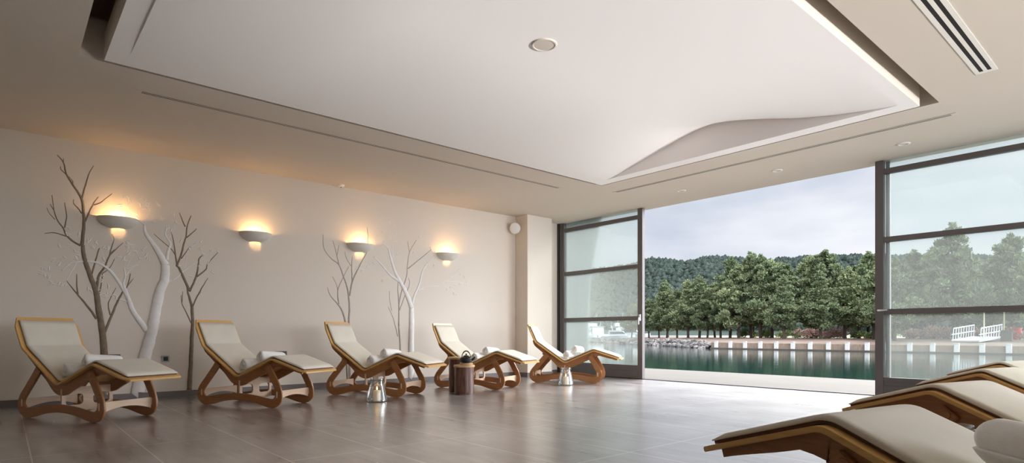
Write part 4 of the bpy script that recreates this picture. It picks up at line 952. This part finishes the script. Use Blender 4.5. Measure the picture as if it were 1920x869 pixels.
# ------------------------------------------------------------ boats
def boat_parts(seed):
    rd = random.Random(seed); L_ = 9; h = MB()
    st = [(-L_/2, 1.35), (-L_/4, 1.5), (0, 1.5), (L_/4, 1.25), (L_*.42, .6), (L_/2, .03)]
    vs = []
    for (x, w) in st:
        sh = .9+.35*max(0, x/(L_/2)); vs += [(x, -w, sh), (x, -w*.7, .1), (x, 0, -.2), (x, w*.7, .1), (x, w, sh)]
    fs = [(5*i+k, 5*i+5+k, 5*i+6+k, 5*i+1+k) for i in range(5) for k in range(4)]+[(5*i, 5*i+4, 5*i+9, 5*i+5) for i in range(5)]+[(0,1,2,3,4)]
    h.add(vs, fs)
    cb = MB().prism([(-2.6,.95),(2.3,1.05),(1.2,2.1),(-2.4,2.1)], -1.15, 1.15)
    gl_ = MB().prism([(-2.2,1.35),(1.95,1.4),(1.4,1.9),(-2.2,1.9)], -1.17, 1.17)
    fb = MB().prism([(-2.6,2.1),(.6,2.1),(.9,2.25),(-2.8,2.25)], -1.25, 1.25).prism([(-.6,2.25),(.3,2.25),(.0,2.8),(-.6,2.8)], -.9, .9)
    ms = MB().tube([(-1.6,-.9,2.2),(-1.9,-.9,3.3),(-1.9,.9,3.3),(-1.6,.9,2.2)], .05, 6).tube([(-1.9,0,3.3),(-2.0,0,4.6)], .03, 6)
    return h, cb, gl_, fb, ms
bo = empty('motor_boat'); hs = boat_parts(1)
hl = hs[0].build('hull', M['boat'], bo); cbn = hs[1].build('cabin', M['boat'], bo); hs[2].build('window_band', M['boat_glass'], cbn); hs[3].build('flybridge', M['boat'], bo); hs[4].build('radar_arch', M['alu'], bo)
BO = [(-82,86.5+3,2.6,.95),(-86,95,2.2,1.25),(-90,98,.5,1.15),(-92,104,2.9,1.5),(-99,100,2.4,1.3),(-104,111,.3,1.5),(-96,119,2.7,1.6),(-77.5,96,.6,1.0),(-85,110.5,.2,1.3)]
for i, (x, y, a, s_) in enumerate(BO):
    o_ = bo if i == 0 else copy_tree(bo)
    o_.location = (x, y, WZ+.2); o_.rotation_euler.z = a; o_.scale = (s_*.75, s_*.9, s_*.9)
    tag(o_, 'white motor boat moored in the distant marina behind the left window glass', 'boat', 'white boats in the marina')
# gangway, light poles and small things on the right of the far quay
g = empty('gangway', (-11.9, 58.0, .22), math.radians(72), 'white aluminium gangway with railings resting on the far quay', 'gangway')
MB().box(0, 3.2, -1.0, 1.0, 0, .12).xf(Matrix.Rotation(-.10, 4, 'Y')).build('deck', M['alu'], g)
for y in (-1.0, 1.0):
    r_ = MB()
    for z in (.12, .58, 1.08): r_.tube([(0 if z < 1 else .25, y, z), (3.0, y, z+.30)], .05, 6)
    for k in range(9): r_.tube([(.15+k*.34, y, .12+k*.034), (.25+k*.34, y, 1.08+k*.034)], .035, 5)
    r_.build('railing', M['alu'], g)
def pole(x, y, lab):
    o_ = empty('light_pole', (x, y, .38), 0, lab, 'pole', 'slender pale poles on the far quay')
    MB().tube([(0,0,-.1),(0,0,2.3)], [.06,.045], 8).build('shaft', M['yellowpole'], o_, smooth=True)
    MB().lathe([(0,2.3),(.09,2.3),(.11,2.36),(.05,2.45),(0,2.46)], 12).build('cap', M['white'], o_, smooth=True)
pole(-11.7, 63.4, 'slender pale yellow pole behind the middle of the gangway')
pole(-10.5, 64.2, 'slender pale yellow pole at the right end of the gangway')
tag(MB().box(-.35,.35,-.3,.3,0,.85).box(-.40,.40,-.35,.35,.85,.93).build('stone_block', M['concrete'], bevel=.03), 'squat grey stone block beside the gangway railing', 'block').location = (-9.75, 60.6, .22)
tag(MB().lathe([(.28,0),(.30,.02),(.42,.9),(.47,.92),(.47,.97),(.38,.97),(.26,.06),(0,.06)], 20).build('red_tub', M['red'], smooth=True), 'tall bright red tub on the far bank behind the right glass', 'tub').location = (-9.85, 64.8, .40)
tag(MB().lathe([(.20,0),(.22,.02),(.24,.55),(.20,.65),(.08,.72),(.08,.8),(0,.8)], 16).build('blue_barrel', M['blue'], smooth=True), 'small blue container between the two pale poles', 'container').location = (-10.9, 66.5, .36)
# ------------------------------------------------------------ wooded hills
RIDGE = [(-500,.088),(300,.098),(960,.098),(1076,.098),(1140,.104),(1198,.112),(1215,.120),(1255,.118),(1290,.114),(1331,.125),(1365,.122),(1400,.120),(1440,.118),(1486,.121),(1530,.122),(1573,.124),(1640,.124),(1750,.122),(1900,.118),(2600,.09)]
hv = []; hf = []; NA = 240; NR = 16
def ridge_at(px_):
    for (a, ha), (b_, hb) in zip(RIDGE, RIDGE[1:]):
        if a <= px_ <= b_: u = (px_-a)/(b_-a); return ha*(1-u)+hb*u
    return .09
th0 = math.radians(49.15)
def hill_pt(i, j):
    px_ = -500+3100*i/NA; an = math.atan((px_-960)/1105); D = 430/math.cos(an)*math.cos(0) if False else 430
    u = j/NR; dist = 210+(D-210)*min(1, u/.8) if u <= .8 else D+(u-.8)/.2*160
    s_ = math.sin(PI/2*min(1, u/.8))**1.3 if u <= .8 else 1-.25*(u-.8)/.2
    z = .4+(ridge_at(px_)*D*.965*math.cos(an)+.45)*s_+5*noise.noise(Vector((px_*.006, u*4, 0)))*s_*(1-s_)*4*.8
    ya = th0-an            # angle west of +Y
    return Vector((-math.sin(ya)*dist, math.cos(ya)*dist, z))
for j in range(NR+1):
    for i in range(NA+1): hv.append(hill_pt(i, j))
hf = [(j*(NA+1)+i, j*(NA+1)+i+1, (j+1)*(NA+1)+i+1, (j+1)*(NA+1)+i) for j in range(NR) for i in range(NA)]
struct(MB().add(hv, hf).build('hills', M['hill'], smooth='all'))
rd = random.Random(9); tb = MB()
for k in range(20000):
    i = rd.uniform(NA*.49, NA*.84); j = rd.uniform(.6, NR*.84); i0, j0 = int(i), int(j); p = hill_pt(i0, j0).lerp(hill_pt(i0+1, j0), i-i0).lerp(hill_pt(i0, j0+1).lerp(hill_pt(i0+1, j0+1), i-i0), j-j0)
    r_ = rd.uniform(1.0, 2.1); h_ = r_*rd.uniform(.8, 1.7)
    tb.add([p+Vector((v.x*r_, v.y*r_, v.z*h_+h_*.4)) for v in IV], IF)
tag(tb.build('hillside_forest', M['hill'], merge=False, recalc=False), 'distant blue green forest covering the low hills behind the pines', 'forest', kind='stuff')
